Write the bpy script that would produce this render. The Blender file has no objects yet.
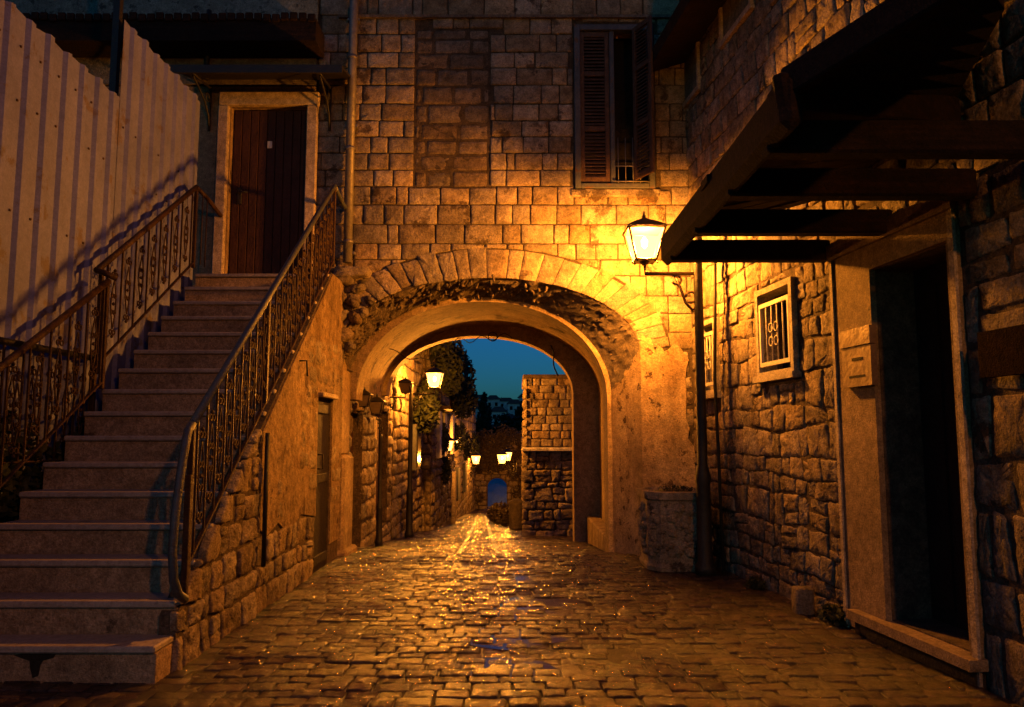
import bpy, math, random
from mathutils import Vector, Matrix, noise
from mathutils.geometry import tessellate_polygon
R = math.radians
rnd = random.Random(7)
sc = bpy.context.scene
COL = sc.collection

# ------------------------------------------------------------------ camera, sky, exposure
cam_d = bpy.data.cameras.new('camera'); cam = bpy.data.objects.new('camera', cam_d); COL.objects.link(cam)
cam.location = (0, 0, 1.33); cam.rotation_euler = (R(96), 0, 0)
cam_d.sensor_width = 36; cam_d.lens = 780/1024*36; cam_d.clip_end = 2000; cam_d.clip_start = .05
sc.camera = cam

SUN_EL, SUN_ROT = 3.3, 200
w = bpy.data.worlds.new('World'); sc.world = w; w.use_nodes = True
nt = w.node_tree; nt.nodes.clear()
sky = nt.nodes.new('ShaderNodeTexSky'); sky.sky_type = 'NISHITA'; sky.sun_disc = False
sky.sun_elevation = R(SUN_EL); sky.sun_rotation = R(SUN_ROT); sky.ozone_density = 3.0
tint = nt.nodes.new('ShaderNodeMix'); tint.data_type = 'RGBA'; tint.blend_type = 'MULTIPLY'
tint.inputs[0].default_value = 1; tint.inputs[7].default_value = (.08, .42, .88, 1)
bg = nt.nodes.new('ShaderNodeBackground'); bg.inputs['Strength'].default_value = .15
wo = nt.nodes.new('ShaderNodeOutputWorld')
nt.links.new(sky.outputs[0], tint.inputs[6]); nt.links.new(tint.outputs[2], bg.inputs[0]); nt.links.new(bg.outputs[0], wo.inputs[0])
vs = sc.view_settings; vs.view_transform = 'Standard'; vs.look = 'None'; vs.gamma = 1; vs.exposure = 0; vs.use_curve_mapping = False
sc.cycles.max_bounces = 6; sc.cycles.diffuse_bounces = 3; sc.cycles.glossy_bounces = 3; sc.cycles.transparent_max_bounces = 12
sc.cycles.sample_clamp_indirect = 4; sc.cycles.caustics_reflective = False; sc.cycles.caustics_refractive = False
sc.cycles.use_denoising = True

SODIUM = (1.0, .33, .030)
# ------------------------------------------------------------------ materials
def mat(name, cols, rough=.8, rough2=None, scale=6, bump=(.4, 30), bump2=(.5, 7), island=0, metal=0, spec=.2, stain=None, bdist=.03, streak=None, grit=None):
    """cols: list of base colours mixed by noise; island: strength of per-stone variation"""
    m = bpy.data.materials.new(name); m.use_nodes = True; t = m.node_tree; N = t.nodes; L = t.links
    b = N['Principled BSDF']
    tc = N.new('ShaderNodeTexCoord')
    n = N.new('ShaderNodeTexNoise'); n.inputs['Scale'].default_value = scale; n.inputs['Detail'].default_value = 6; n.inputs['Roughness'].default_value = .65
    L.new(tc.outputs['Object'], n.inputs['Vector'])
    r = N.new('ShaderNodeValToRGB'); el = r.color_ramp.elements
    k = len(cols)
    el[0].position = .3; el[1].position = .7
    el[0].color = (*cols[0], 1); el[1].color = (*cols[-1], 1)
    for i in range(1, k-1):
        e = el.new(.3+.4*i/(k-1)); e.color = (*cols[i], 1)
    L.new(n.outputs['Fac'], r.inputs[0])
    out = r.outputs[0]
    if stain:
        n3 = N.new('ShaderNodeTexNoise'); n3.inputs['Scale'].default_value = stain[1]; n3.inputs['Detail'].default_value = 8; n3.inputs['Roughness'].default_value = .7
        L.new(tc.outputs['Object'], n3.inputs['Vector'])
        r3 = N.new('ShaderNodeValToRGB'); r3.color_ramp.elements[0].position = stain[2]; r3.color_ramp.elements[1].position = stain[2]+.05
        L.new(n3.outputs['Fac'], r3.inputs[0])
        mx = N.new('ShaderNodeMix'); mx.data_type = 'RGBA'; L.new(r3.outputs[0], mx.inputs[0])
        mx.inputs[7].default_value = (*stain[0], 1); L.new(out, mx.inputs[6]); out = mx.outputs[2]
    if streak:
        mp = N.new('ShaderNodeMapping'); mp.inputs['Scale'].default_value = streak[1]
        L.new(tc.outputs['Object'], mp.inputs[0])
        n4 = N.new('ShaderNodeTexNoise'); n4.inputs['Scale'].default_value = 1; n4.inputs['Detail'].default_value = 5
        L.new(mp.outputs[0], n4.inputs['Vector'])
        r4 = N.new('ShaderNodeValToRGB'); r4.color_ramp.elements[0].position = .48; r4.color_ramp.elements[1].position = .72
        L.new(n4.outputs['Fac'], r4.inputs[0])
        mx = N.new('ShaderNodeMix'); mx.data_type = 'RGBA'; L.new(r4.outputs[0], mx.inputs[0])
        mx.inputs[7].default_value = (*streak[0], 1); L.new(out, mx.inputs[6]); out = mx.outputs[2]
    if grit is None: grit = .45 if rough >= .8 else .2
    if grit:
        prev_v = None
        for gs, ga in ((70, grit), (16, grit*.8), (1.3, grit*.7)):
            ng = N.new('ShaderNodeTexNoise'); ng.inputs['Scale'].default_value = gs; ng.inputs['Detail'].default_value = 5; ng.inputs['Roughness'].default_value = .75
            L.new(tc.outputs['Object'], ng.inputs['Vector'])
            mg = N.new('ShaderNodeMapRange'); mg.inputs[1].default_value = .36; mg.inputs[2].default_value = .62
            mg.inputs[3].default_value = 1-ga; mg.inputs[4].default_value = 1+ga*.35
            L.new(ng.outputs['Fac'], mg.inputs[0])
            vm = N.new('ShaderNodeVectorMath'); vm.operation = 'SCALE'
            L.new(out, vm.inputs[0]); L.new(mg.outputs[0], vm.inputs['Scale']); out = vm.outputs[0]
    if island:
        g = N.new('ShaderNodeNewGeometry')
        h = N.new('ShaderNodeHueSaturation')
        ma = N.new('ShaderNodeMapRange'); ma.inputs[3].default_value = 1-island; ma.inputs[4].default_value = 1+island
        L.new(g.outputs['Random Per Island'], ma.inputs[0]); L.new(ma.outputs[0], h.inputs['Value'])
        mb = N.new('ShaderNodeMath'); mb.operation = 'MULTIPLY'; mb.inputs[1].default_value = 7.31
        mc = N.new('ShaderNodeMath'); mc.operation = 'FRACT'
        md = N.new('ShaderNodeMapRange'); md.inputs[3].default_value = .75; md.inputs[4].default_value = 1.2
        L.new(g.outputs['Random Per Island'], mb.inputs[0]); L.new(mb.outputs[0], mc.inputs[0]); L.new(mc.outputs[0], md.inputs[0]); L.new(md.outputs[0], h.inputs['Saturation'])
        L.new(out, h.inputs['Color']); out = h.outputs[0]
    L.new(out, b.inputs['Base Color'])
    b.inputs['Metallic'].default_value = metal; b.inputs['Specular IOR Level'].default_value = spec
    if rough2 is None: b.inputs['Roughness'].default_value = rough
    else:
        n2 = N.new('ShaderNodeTexNoise'); n2.inputs['Scale'].default_value = 1.7; n2.inputs['Detail'].default_value = 5
        L.new(tc.outputs['Object'], n2.inputs['Vector'])
        mr = N.new('ShaderNodeMapRange'); mr.inputs[1].default_value = .35; mr.inputs[2].default_value = .65
        mr.inputs[3].default_value = rough; mr.inputs[4].default_value = rough2
        L.new(n2.outputs['Fac'], mr.inputs[0]); L.new(mr.outputs[0], b.inputs['Roughness'])
    prev = None
    for st, s2 in (bump2, bump, ((.6, 110) if rough >= .8 else (0, 1))):
        if not st: continue
        nb = N.new('ShaderNodeTexNoise'); nb.inputs['Scale'].default_value = s2; nb.inputs['Detail'].default_value = 8; nb.inputs['Roughness'].default_value = .6
        L.new(tc.outputs['Object'], nb.inputs['Vector'])
        bp = N.new('ShaderNodeBump'); bp.inputs['Strength'].default_value = st; bp.inputs['Distance'].default_value = bdist
        L.new(nb.outputs['Fac'], bp.inputs['Height'])
        if prev: L.new(prev, bp.inputs['Normal'])
        prev = bp.outputs[0]
    if prev: L.new(prev, b.inputs['Normal'])
    return m

def emit(name, col, st, clear=.0):
    m = bpy.data.materials.new(name); m.use_nodes = True; t = m.node_tree; t.nodes.clear()
    e = t.nodes.new('ShaderNodeEmission'); e.inputs[0].default_value = (*col, 1); e.inputs[1].default_value = st
    o = t.nodes.new('ShaderNodeOutputMaterial')
    if clear:
        tr = t.nodes.new('ShaderNodeBsdfTransparent'); a = t.nodes.new('ShaderNodeAddShader')
        tr.inputs[0].default_value = (clear, clear*.95, clear*.85, 1)
        t.links.new(e.outputs[0], a.inputs[0]); t.links.new(tr.outputs[0], a.inputs[1]); t.links.new(a.outputs[0], o.inputs[0])
    else: t.links.new(e.outputs[0], o.inputs[0])
    return m

M = {}
M['ashlar'] = mat('ashlar limestone', [(.20,.15,.10),(.33,.255,.17),(.42,.34,.235)], .85, scale=5, bump=(.8, 40), bump2=(.9, 11), island=.3, stain=((.10,.07,.045), 2.6, .57))
M['infill'] = mat('darker infill stone', [(.12,.09,.06),(.18,.135,.095),(.22,.175,.125)], .85, scale=6, bump=(.7, 45), bump2=(.7, 12), island=.18, stain=((.09,.065,.045), 3, .6))
M['mortar'] = mat('old lime mortar', [(.055,.04,.026),(.11,.08,.052)], .95, scale=9, bump=(.7, 50), bump2=(.8, 15))
M['rubble'] = mat('rough rubble limestone', [(.17,.125,.08),(.33,.255,.175),(.44,.35,.25)], .85, scale=9, bump=(1.0, 38), bump2=(1.0, 14), island=.25, bdist=.03, stain=((.10,.07,.045), 3.5, .6))
M['deep'] = mat('dark deep joints', [(.08,.057,.04),(.15,.11,.075)], .95, scale=8, bump=(.8, 40))
M['plaster'] = mat('ochre lime plaster', [(.34,.235,.125),(.42,.30,.17),(.48,.36,.21)], .85, scale=2.5, bump=(.45, 60), bump2=(.6, 5), stain=((.15,.10,.06), 3.2, .63), streak=((.27,.18,.095), (3.5, 3.5, .5)))
M['plaster_chip'] = mat('chipped plaster', [(.38,.26,.14),(.46,.33,.19),(.50,.38,.23)], .85, scale=2.5, bump=(.5, 60), bump2=(.9, 6), stain=((.085,.05,.028), 8, .565), streak=((.28,.18,.10), (4, 4, .7)))
M['vault'] = mat('soot stained vault plaster', [(.26,.17,.09),(.38,.26,.14),(.44,.31,.18)], .88, scale=3, bump=(.8, 40), bump2=(.9, 6), stain=((.09,.055,.03), 2.5, .58))
M['grey_plaster'] = mat('grey rendered wall', [(.15,.13,.10),(.21,.18,.14),(.26,.23,.18)], .9, scale=3, bump=(.6, 40), stain=((.09,.08,.06), 2, .57))
M['lichen'] = mat('lichen spotted render', [(.12,.17,.17),(.20,.24,.22),(.10,.13,.12)], .9, scale=8, bump=(.7, 30), stain=((.05,.07,.07), 6, .55))
M['surround'] = mat('painted stone surround', [(.40,.31,.22),(.50,.41,.31)], .8, scale=4, bump=(.4, 60), bump2=(.4, 10), stain=((.17,.12,.08), 4.5, .66))
M['surround_d'] = mat('brown plaster surround', [(.26,.18,.105),(.33,.24,.145)], .85, scale=3, bump=(.5, 70), bump2=(.4, 10), stain=((.06,.045,.03), 3.5, .68))
M['cobble'] = mat('wet cobblestone', [(.020,.010,.006),(.042,.023,.015),(.078,.047,.031)], .09, .27, scale=9, bump=(.75, 80), bump2=(.5, 24), island=.45, spec=.42, bdist=.022, grit=.4)
M['gap'] = mat('wet grit between stones', [(.02,.015,.011),(.045,.033,.024)], .35, .7, scale=20, bump=(.6, 80))
M['strip'] = mat('pale drain channel stone', [(.10,.075,.05),(.16,.12,.085)], .12, .3, scale=10, bump=(.4, 60), spec=.8)
M['step'] = mat('terrazzo step riser', [(.28,.18,.105),(.40,.28,.17),(.46,.34,.22)], .8, scale=38, bump=(.4, 90), bump2=(.3, 14), stain=((.11,.075,.045), 4, .63))
M['tread'] = mat('worn stone tread', [(.22,.17,.14),(.31,.26,.215),(.35,.30,.26)], .35, .65, scale=30, bump=(.3, 90), bump2=(.3, 12), spec=.5, stain=((.12,.10,.08), 3, .62))
M['iron'] = mat('rusty painted iron', [(.022,.012,.008),(.045,.023,.014),(.065,.034,.020)], .5, scale=25, bump=(.4, 70), spec=.15)
M['rail_blue'] = mat('worn blue grey handrail', [(.03,.038,.055),(.05,.058,.075),(.06,.042,.03)], .4, scale=14, bump=(.3, 70), spec=.5)
M['black'] = mat('black painted iron', [(.010,.009,.008),(.02,.017,.014)], .5, scale=20, bump=(.3, 60), spec=.3)
M['copper'] = mat('brown lantern metal', [(.07,.04,.02),(.12,.07,.035)], .45, scale=20, bump=(.2, 60), spec=.5, metal=.3)
M['fence'] = mat('pale painted corrugated metal', [(.11,.125,.29),(.135,.15,.345),(.155,.17,.38)], .55, scale=1.8, bump=(.08, 40), bump2=(0, 1), spec=.4, stain=((.11,.09,.12), 3.5, .58))
M['door_wood'] = mat('dark red brown door boards', [(.035,.015,.011),(.062,.026,.018)], .7, scale=4, bump=(.5, 40), streak=((.045,.02,.015), (40, 40, 1.2)))
M['shutter'] = mat('weathered brown shutter', [(.05,.028,.018),(.09,.052,.034)], .65, scale=8, bump=(.4, 50))
M['frame_blue'] = mat('faded blue window frame', [(.05,.06,.075),(.09,.09,.10)], .6, scale=10, bump=(.4, 50), stain=((.10,.055,.03), 5, .58))
M['dark'] = mat('unlit dark interior', [(.008,.006,.005),(.015,.012,.010)], .9)
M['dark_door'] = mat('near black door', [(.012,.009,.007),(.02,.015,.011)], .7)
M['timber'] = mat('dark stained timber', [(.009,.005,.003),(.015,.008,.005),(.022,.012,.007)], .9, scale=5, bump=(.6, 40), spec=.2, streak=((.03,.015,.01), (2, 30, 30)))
M['pipe'] = mat('grey zinc pipe', [(.13,.12,.12),(.20,.18,.17)], .45, scale=6, bump=(.2, 30), metal=.4, stain=((.12,.07,.04), 5, .6))
M['planter'] = mat('carved stone planter', [(.36,.27,.18),(.5,.39,.27)], .85, scale=6, bump=(1, 18), bump2=(1, 7), bdist=.05, stain=((.09,.065,.045), 4, .58))
M['mail'] = mat('brown metal mailbox', [(.16,.10,.06),(.20,.13,.08)], .5, scale=4, bump=(.1, 40), metal=.2)
M['plaque'] = mat('dark wood plaque', [(.014,.007,.006),(.02,.009,.008)], .95, spec=.02, scale=8, bump=(.4, 40))
M['white'] = mat('white painted wood', [(.5,.46,.40),(.62,.58,.52)], .6, scale=6, bump=(.3, 40))
M['white_frame'] = mat('chalky window surround', [(.38,.33,.27),(.5,.45,.38)], .8, scale=6, bump=(.5, 40), stain=((.18,.14,.10), 5, .62))
M['rough_plaster'] = mat('rough patched ochre plaster', [(.26,.165,.085),(.38,.26,.14),(.46,.33,.19)], .88, scale=4, bump=(1.0, 14), bump2=(1.0, 4.5), bdist=.07, stain=((.12,.07,.04), 4, .56), streak=((.22,.14,.07), (4, 4, .8)))
M['water'] = mat('shallow rain water', [(.012,.010,.008),(.02,.015,.012)], .09, scale=6, bump=(.35, 45), bump2=(.25, 14), spec=.45, bdist=.006)
M['stain_and_shade'] = mat('black stain and painted threshold shade', [(.012,.010,.008),(.03,.022,.016)], .7)  # real stain on the first riser, painted shade below the right threshold
M['cable'] = mat('black cable', [(.01,.01,.01),(.02,.018,.015)], .6)
M['leaf'] = mat('dark green leaves', [(.012,.015,.006),(.021,.026,.010),(.032,.036,.015)], .6, scale=12, bump=(0, 1), bump2=(0, 1), island=.4)
M['leaf_dry'] = mat('brownish creeper leaves', [(.07,.045,.02),(.11,.085,.035)], .6, scale=8, bump=(0, 1), bump2=(0, 1), island=.4)
M['bark'] = mat('bark', [(.05,.035,.025),(.09,.065,.045)], .9, scale=10)
M['hill'] = mat('scrubby hillside', [(.03,.035,.02),(.07,.065,.04)], .95, scale=.12, bump=(.5, 1))
M['far_wall'] = mat('pale far house render', [(.55,.5,.45),(.7,.66,.6)], .9, scale=1, bump=(0, 1))
M['far_roof'] = mat('far tiled roof', [(.14,.07,.045),(.18,.09,.06)], .9, scale=3)
M['dusk_blue'] = mat('pale wall with dusk sky blue painted in', [(.35,.60,.80),(.45,.70,.88)], .5, scale=3, bump=(.2, 20))  # blue of the dusk sky put into the wall colour
M['chalk'] = mat('white chalky ledge', [(.5,.46,.4),(.66,.62,.55)], .8, scale=8, bump=(.5, 30), stain=((.2,.16,.12), 5, .6))
M['rail_shadow'] = M['iron']
M['glass_dark'] = mat('dark window glass', [(.01,.01,.012),(.018,.018,.02)], .12, bump=(0, 1), bump2=(0, 1), spec=.8)
M['glow'] = emit('lit lantern pane', (1.0, .56, .13), 2.6, .75)
M['glow_far'] = emit('lit far lantern pane', (1.0, .42, .055), 6, .75)
M['pane'] = mat('dusty lantern glass', [(.10,.075,.05),(.15,.11,.07)], .15, bump=(0, 1), bump2=(0, 1), spec=.9)
M['bulb'] = emit('lamp bulb', (1.0, .62, .2), 25)

# ------------------------------------------------------------------ object helpers
def prop(o, label=None, cat=None, group=None, kind=None):
    if label: o['label'] = label
    if cat: o['category'] = cat
    if group: o['group'] = group
    if kind: o['kind'] = kind
    return o
def thing(name, label, cat, loc=(0,0,0), group=None, rz=0):
    o = bpy.data.objects.new(name, None); COL.objects.link(o); o.empty_display_size = .2
    o.location = loc; o.rotation_euler = (0, 0, rz)
    return prop(o, label, cat, group)

class MB:
    def __init__(s): s.v = []; s.f = []; s.m = []; s.sm = []
    def face(s, idx, mi=0, smooth=False): s.f.append(idx); s.m.append(mi); s.sm.append(smooth)
    def pts(s, P):
        b = len(s.v); s.v.extend([tuple(p) for p in P]); return b
    def box(s, c, d, mi=0, rot=None, bev=0):
        hx, hy, hz = d[0]/2, d[1]/2, d[2]/2
        if bev <= 0:
            P = [Vector((x, y, z)) for x in (-hx, hx) for y in (-hy, hy) for z in (-hz, hz)]
            F = [(0,1,3,2),(4,6,7,5),(0,4,5,1),(2,3,7,6),(0,2,6,4),(1,5,7,3)]
        else:
            b = min(bev, hx*.9, hy*.9, hz*.9)
            P = []; F = []
            idx = {}
            for sx in (-1,1):
                for sy in (-1,1):
                    for sz in (-1,1):
                        for a in range(3):
                            q = [sx*(hx-b), sy*(hy-b), sz*(hz-b)]
                            q[a] = (sx*hx, sy*hy, sz*hz)[a]
                            idx[(sx,sy,sz,a)] = len(P); P.append(Vector(q))
            for a, (i, j) in enumerate(((1,2),(2,0),(0,1))):
                for sg in (-1,1):
                    q = []
                    for (u, v_) in ((-1,-1),(1,-1),(1,1),(-1,1)):
                        k = [0,0,0]; k[a] = sg; k[i] = u; k[j] = v_
                        q.append(idx[(*k, a)])
                    F.append(tuple(q if sg > 0 else q[::-1]))
            for a, (i, j) in enumerate(((1,2),(2,0),(0,1))):   # edges along axis a
                for si in (-1,1):
                    for sj in (-1,1):
                        k0 = [0,0,0]; k0[a] = -1; k0[i] = si; k0[j] = sj
                        k1 = list(k0); k1[a] = 1
                        q = [idx[(*k0,i)], idx[(*k1,i)], idx[(*k1,j)], idx[(*k0,j)]]
                        F.append(tuple(q if si*sj < 0 else q[::-1]))
            for sx in (-1,1):
                for sy in (-1,1):
                    for sz in (-1,1):
                        q = [idx[(sx,sy,sz,a)] for a in range(3)]
                        F.append(tuple(q if sx*sy*sz > 0 else q[::-1]))
        if rot is not None: P = [rot @ p for p in P]
        b0 = s.pts([p + Vector(c) for p in P])
        for f in F: s.face(tuple(b0+i for i in f), mi)
        return s
    def tube(s, P, r, n=6, mi=0, cap=True, closed=False):
        P = [Vector(p) for p in P]; rr = r if isinstance(r, (list, tuple)) else [r]*len(P)
        rings = []; prevn = None
        for i, p in enumerate(P):
            if closed: t = P[(i+1) % len(P)] - P[i-1]
            else: t = P[min(i+1, len(P)-1)] - P[max(i-1, 0)]
            t.normalize()
            a = prevn if prevn is not None else (Vector((0,0,1)) if abs(t.z) < .9 else Vector((1,0,0)))
            a = (a - t*a.dot(t))
            if a.length < 1e-5: a = t.orthogonal()
            a.normalize(); prevn = a; b = t.cross(a)
            rings.append(s.pts([p + (a*math.cos(2*math.pi*k/n) + b*math.sin(2*math.pi*k/n))*rr[i] for k in range(n)]))
        m_ = len(rings)
        for i in range(m_ if closed else m_-1):
            A, B = rings[i], rings[(i+1) % m_]
            for k in range(n): s.face((A+k, A+(k+1) % n, B+(k+1) % n, B+k), mi, n > 4)
        if cap and not closed:
            s.face(tuple(rings[0]+k for k in reversed(range(n))), mi); s.face(tuple(rings[-1]+k for k in range(n)), mi)
        return s
    def lathe(s, c, prof, n=12, mi=0, smooth=True, ph=0):
        rings = []
        for r, z in prof:
            rings.append(s.pts([(c[0]+r*math.cos(2*math.pi*k/n+ph), c[1]+r*math.sin(2*math.pi*k/n+ph), c[2]+z) for k in range(n)]))
        for A, B in zip(rings, rings[1:]):
            for k in range(n): s.face((A+k, A+(k+1) % n, B+(k+1) % n, B+k), mi, smooth)
        s.face(tuple(rings[0]+k for k in reversed(range(n))), mi); s.face(tuple(rings[-1]+k for k in range(n)), mi)
        return s
    def prism(s, poly, F, w0, w1, mi=0):
        """extrude a 2D polygon (u,v) between w0 and w1 through frame F"""
        n = len(poly)
        a = s.pts([F(u, v, w0) for u, v in poly]); b = s.pts([F(u, v, w1) for u, v in poly])
        s.face(tuple(a+i for i in reversed(range(n))), mi); s.face(tuple(b+i for i in range(n)), mi)
        for i in range(n): j = (i+1) % n; s.face((a+i, a+j, b+j, b+i), mi)
        return s
    def slab(s, outer, holes, F, w0, w1, mi=0, mr=None, back=True, hole_in_outer=()):
        """wall panel with holes; reveals use material mr. outer edges listed in hole_in_outer use mr too"""
        mr = mi if mr is None else mr
        loops = [outer]+list(holes)
        tess = tessellate_polygon([[Vector((u, v, 0)) for u, v in l] for l in loops])
        flat = [p for l in loops for p in l]
        a = s.pts([F(u, v, w1) for u, v in flat]); b = s.pts([F(u, v, w0) for u, v in flat])
        for t in tess:
            s.face(tuple(a+i for i in t), mi)
            if back: s.face(tuple(b+i for i in reversed(t)), mi)
        k = 0
        for li, l in enumerate(loops):
            for i in range(len(l)):
                j = (i+1) % len(l)
                s.face((a+k+i, b+k+i, b+k+j, a+k+j), mr if (li > 0 or i in hole_in_outer) else mi)
            k += len(l)
        return s
    def stone(s, poly, F, w0, w1, bev=.012, rough=.006, mi=0, seg=.12, smooth=True, tilt=0.0, dome=0.0):
        n = len(poly)
        cx = sum(p[0] for p in poly)/n; cy = sum(p[1] for p in poly)/n
        # round corners and split the edges
        Q = []
        for i in range(n):
            p, q = poly[i], poly[(i+1) % n]; o = poly[i-1]
            lq = math.hypot(q[0]-p[0], q[1]-p[1]); lo = math.hypot(o[0]-p[0], o[1]-p[1])
            if lq < 1e-4 or lo < 1e-4: continue
            c = bev*1.1
            a = min(c, lo*.3)/lo; b = min(c, lq*.3)/lq
            Q.append((p[0]+(o[0]-p[0])*a, p[1]+(o[1]-p[1])*a)); 
            q0 = (p[0]+(q[0]-p[0])*b, p[1]+(q[1]-p[1])*b); Q.append(q0)
            m = int(lq/seg)
            for k in range(1, m+1):
                t = b+(1-2*b)*k/(m+1)
                Q.append((p[0]+(q[0]-p[0])*t+rnd.uniform(-1,1)*rough*.8, p[1]+(q[1]-p[1])*t+rnd.uniform(-1,1)*rough*.8))
        m = len(Q)
        if m < 3: return
        sz = max(min(max(abs(x-cx) for x, y in Q), max(abs(y-cy) for x, y in Q)), .01)
        tx, ty = rnd.uniform(-tilt, tilt), rnd.uniform(-tilt, tilt)
        def ring(inset, wz, ro):
            k = 1-min(inset/sz, .9)
            out = []
            for x, y in Q:
                u, v = cx+(x-cx)*k, cy+(y-cy)*k
                out.append(F(u, v, wz + rnd.uniform(-1,1)*ro + tx*(u-cx)+ty*(v-cy)))
            return s.pts(out)
        r0 = ring(0, w0, 0); r1 = ring(bev*.15, w1-bev, rough*.5); r2 = ring(bev*1.0, w1-bev*.12, rough*.7)
        r3 = ring(max(sz*.5, bev*1.6), w1+dome, rough)
        for A, B in ((r0, r1), (r1, r2), (r2, r3)):
            for i in range(m): j = (i+1) % m; s.face((A+i, A+j, B+j, B+i), mi, smooth)
        c = s.pts([F(cx, cy, w1+dome+rnd.uniform(-1,1)*rough)])
        for i in range(m): s.face((r3+i, r3+(i+1) % m, c), mi, smooth)
    def build(s, name, mats, parent=None, local=False):
        me = bpy.data.meshes.new(name); me.from_pydata(s.v, [], s.f)
        for m in (mats if isinstance(mats, (list, tuple)) else [mats]): me.materials.append(M[m] if isinstance(m, str) else m)
        me.polygons.foreach_set('material_index', s.m); me.polygons.foreach_set('use_smooth', s.sm)
        me.update()
        o = bpy.data.objects.new(name, me); COL.objects.link(o)
        if parent is not None:
            o.parent = parent
            if not local:
                W = Matrix.Identity(4); p = parent
                while p is not None:
                    W = Matrix.LocRotScale(p.location, p.rotation_euler, p.scale) @ W if False else (Matrix.LocRotScale(p.location, p.rotation_euler, p.scale) @ W)
                    if p.parent is not None: W = p.matrix_parent_inverse @ W
                    p = p.parent
                o.matrix_parent_inverse = W.inverted()
        return o
def copy_tree(o, parent=None):
    c = o.copy(); COL.objects.link(c); c.parent = parent
    for ch in list(o.children): copy_tree(ch, c)
    return c

# frames
def FF(Y, sgn=-1):                       # facade facing the camera at depth Y: u = X, v = Z, w towards the camera
    return lambda u, v, w: Vector((u, Y - w, v))
A0, SL = 2.05, .105
nl = math.hypot(1, SL)
def FR(u, v, w):                          # right-hand wall, u from the corner towards the camera, w into the street
    return Vector((A0+SL*u - w/nl, 8.8-u - w*SL/nl, v))
def FL(X, sgn=1):                         # left-hand wall, u = Y, w towards +X
    return lambda u, v, w: Vector((X + w, u, v))
def gz(y):
    if y < 9: return 0
    if y < 14: return -.09*(y-9)
    if y < 23: return -.45-.085*(y-14)
    if y < 60: return -1.215-.07*(y-23)
    return -3.805
def FG(u, v, w): return Vector((u, v, gz(v)+w))

def clip_half(poly, px, py, nx, ny):     # keep the side where (p-p0).n >= 0
    out = []
    for i in range(len(poly)):
        a, b = poly[i], poly[(i+1) % len(poly)]
        da = (a[0]-px)*nx+(a[1]-py)*ny; db = (b[0]-px)*nx+(b[1]-py)*ny
        if da >= 0: out.append(a)
        if da*db < 0:
            t = da/(da-db); out.append((a[0]+(b[0]-a[0])*t, a[1]+(b[1]-a[1])*t))
    return out
def bbox(p): return min(a for a, b in p), max(a for a, b in p), min(b for a, b in p), max(b for a, b in p)
def clip_rect(poly, r):                  # trim a stone away from a rectangular opening
    u0, u1, v0, v1 = bbox(poly)
    if u1 <= r[0] or u0 >= r[1] or v1 <= r[2] or v0 >= r[3]: return poly
    c = [(r[0]-u0, (r[0], 0, -1, 0)), (u1-r[1], (r[1], 0, 1, 0)), (r[2]-v0, (0, r[2], 0, -1)), (v1-r[3], (0, r[3], 0, 1))]
    g, h = max(c)
    if g < .04: return None
    return clip_half(poly, *h)
def clip_arch(poly, cx, hw, zs, rise):   # trim away from an arched opening (half ellipse on straight jambs)
    u0, u1, v0, v1 = bbox(poly); mu, mv = sum(a for a, b in poly)/len(poly), sum(b for a, b in poly)/len(poly)
    if mv < zs:
        return clip_rect(poly, (cx-hw, cx+hw, -9, zs+.0))
    dx, dz = (mu-cx)/hw, (mv-zs)/rise; k = math.hypot(dx, dz)
    if k < .001: return None
    px, py = cx+dx/k*hw, zs+dz/k*rise
    nx, ny = dx/hw, dz/rise; l = math.hypot(nx, ny); nx /= l; ny /= l
    q = clip_half(poly, px, py, nx, ny)
    if len(q) < 3: return None
    a = abs(sum(q[i][0]*q[(i+1) % len(q)][1]-q[(i+1) % len(q)][0]*q[i][1] for i in range(len(q))))/2
    return q if a > .002 else None
def courses(u0, u1, v0, v1, hmin, hmax, wmin, wmax, gap, jit, clips, wave=0, split=0, skew=0):
    polys = []; v = v0; sd = rnd.uniform(0, 99)
    def wv(u, k): return wave*noise.noise(Vector((u*1.1+sd, k*3.7, sd))) if wave else 0
    k = 0
    while v < v1-.02:
        h = rnd.uniform(hmin, hmax)
        if v+h > v1-hmin*.5: h = v1-v
        u = u0-rnd.uniform(0, wmax*.6); first = True
        while u < u1:
            wd = rnd.uniform(wmin, wmax)
            if rnd.random() < .12: wd *= .55
            if u+wd > u1-.04: wd = max(u1-u, .03)
            a, b = max(u, u0), min(u+wd, u1)
            u += wd
            if b-a < .035: continue
            g = gap/2
            lo = (wv(a, k), wv(b, k)); hi = (wv(a, k+1), wv(b, k+1))
            top = v+h
            last = top >= v1-.001
            pieces = [(0, 1)]
            if split and rnd.random() < split and h > .16: c = rnd.uniform(.4, .6); pieces = [(0, c), (c, 1)]
            for p0, p1 in pieces:
                def vv(t, l, hh): return (v+l)*(1-t)+(top+hh)*t
                J = lambda: rnd.uniform(-jit, jit)
                sk = rnd.uniform(-skew, skew)
                P = [(a+g+J(), vv(p0, lo[0], hi[0])+g+J()), (b-g+J()-sk, vv(p0, lo[1], hi[1])+g+J()),
                     (b-g+J()+sk, vv(p1, lo[1], hi[1])-g+J()), (a+g+J(), vv(p1, lo[0], hi[0])-g+J())]
                for c in clips:
                    if P is None or len(P) < 3: break
                    P = c(P)
                if P is not None and len(P) >= 3:
                    x0, x1, y0, y1 = bbox(P)
                    if x1-x0 > .03 and y1-y0 > .03: polys.append(P)
        v += h; k += 1
    return polys
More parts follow.
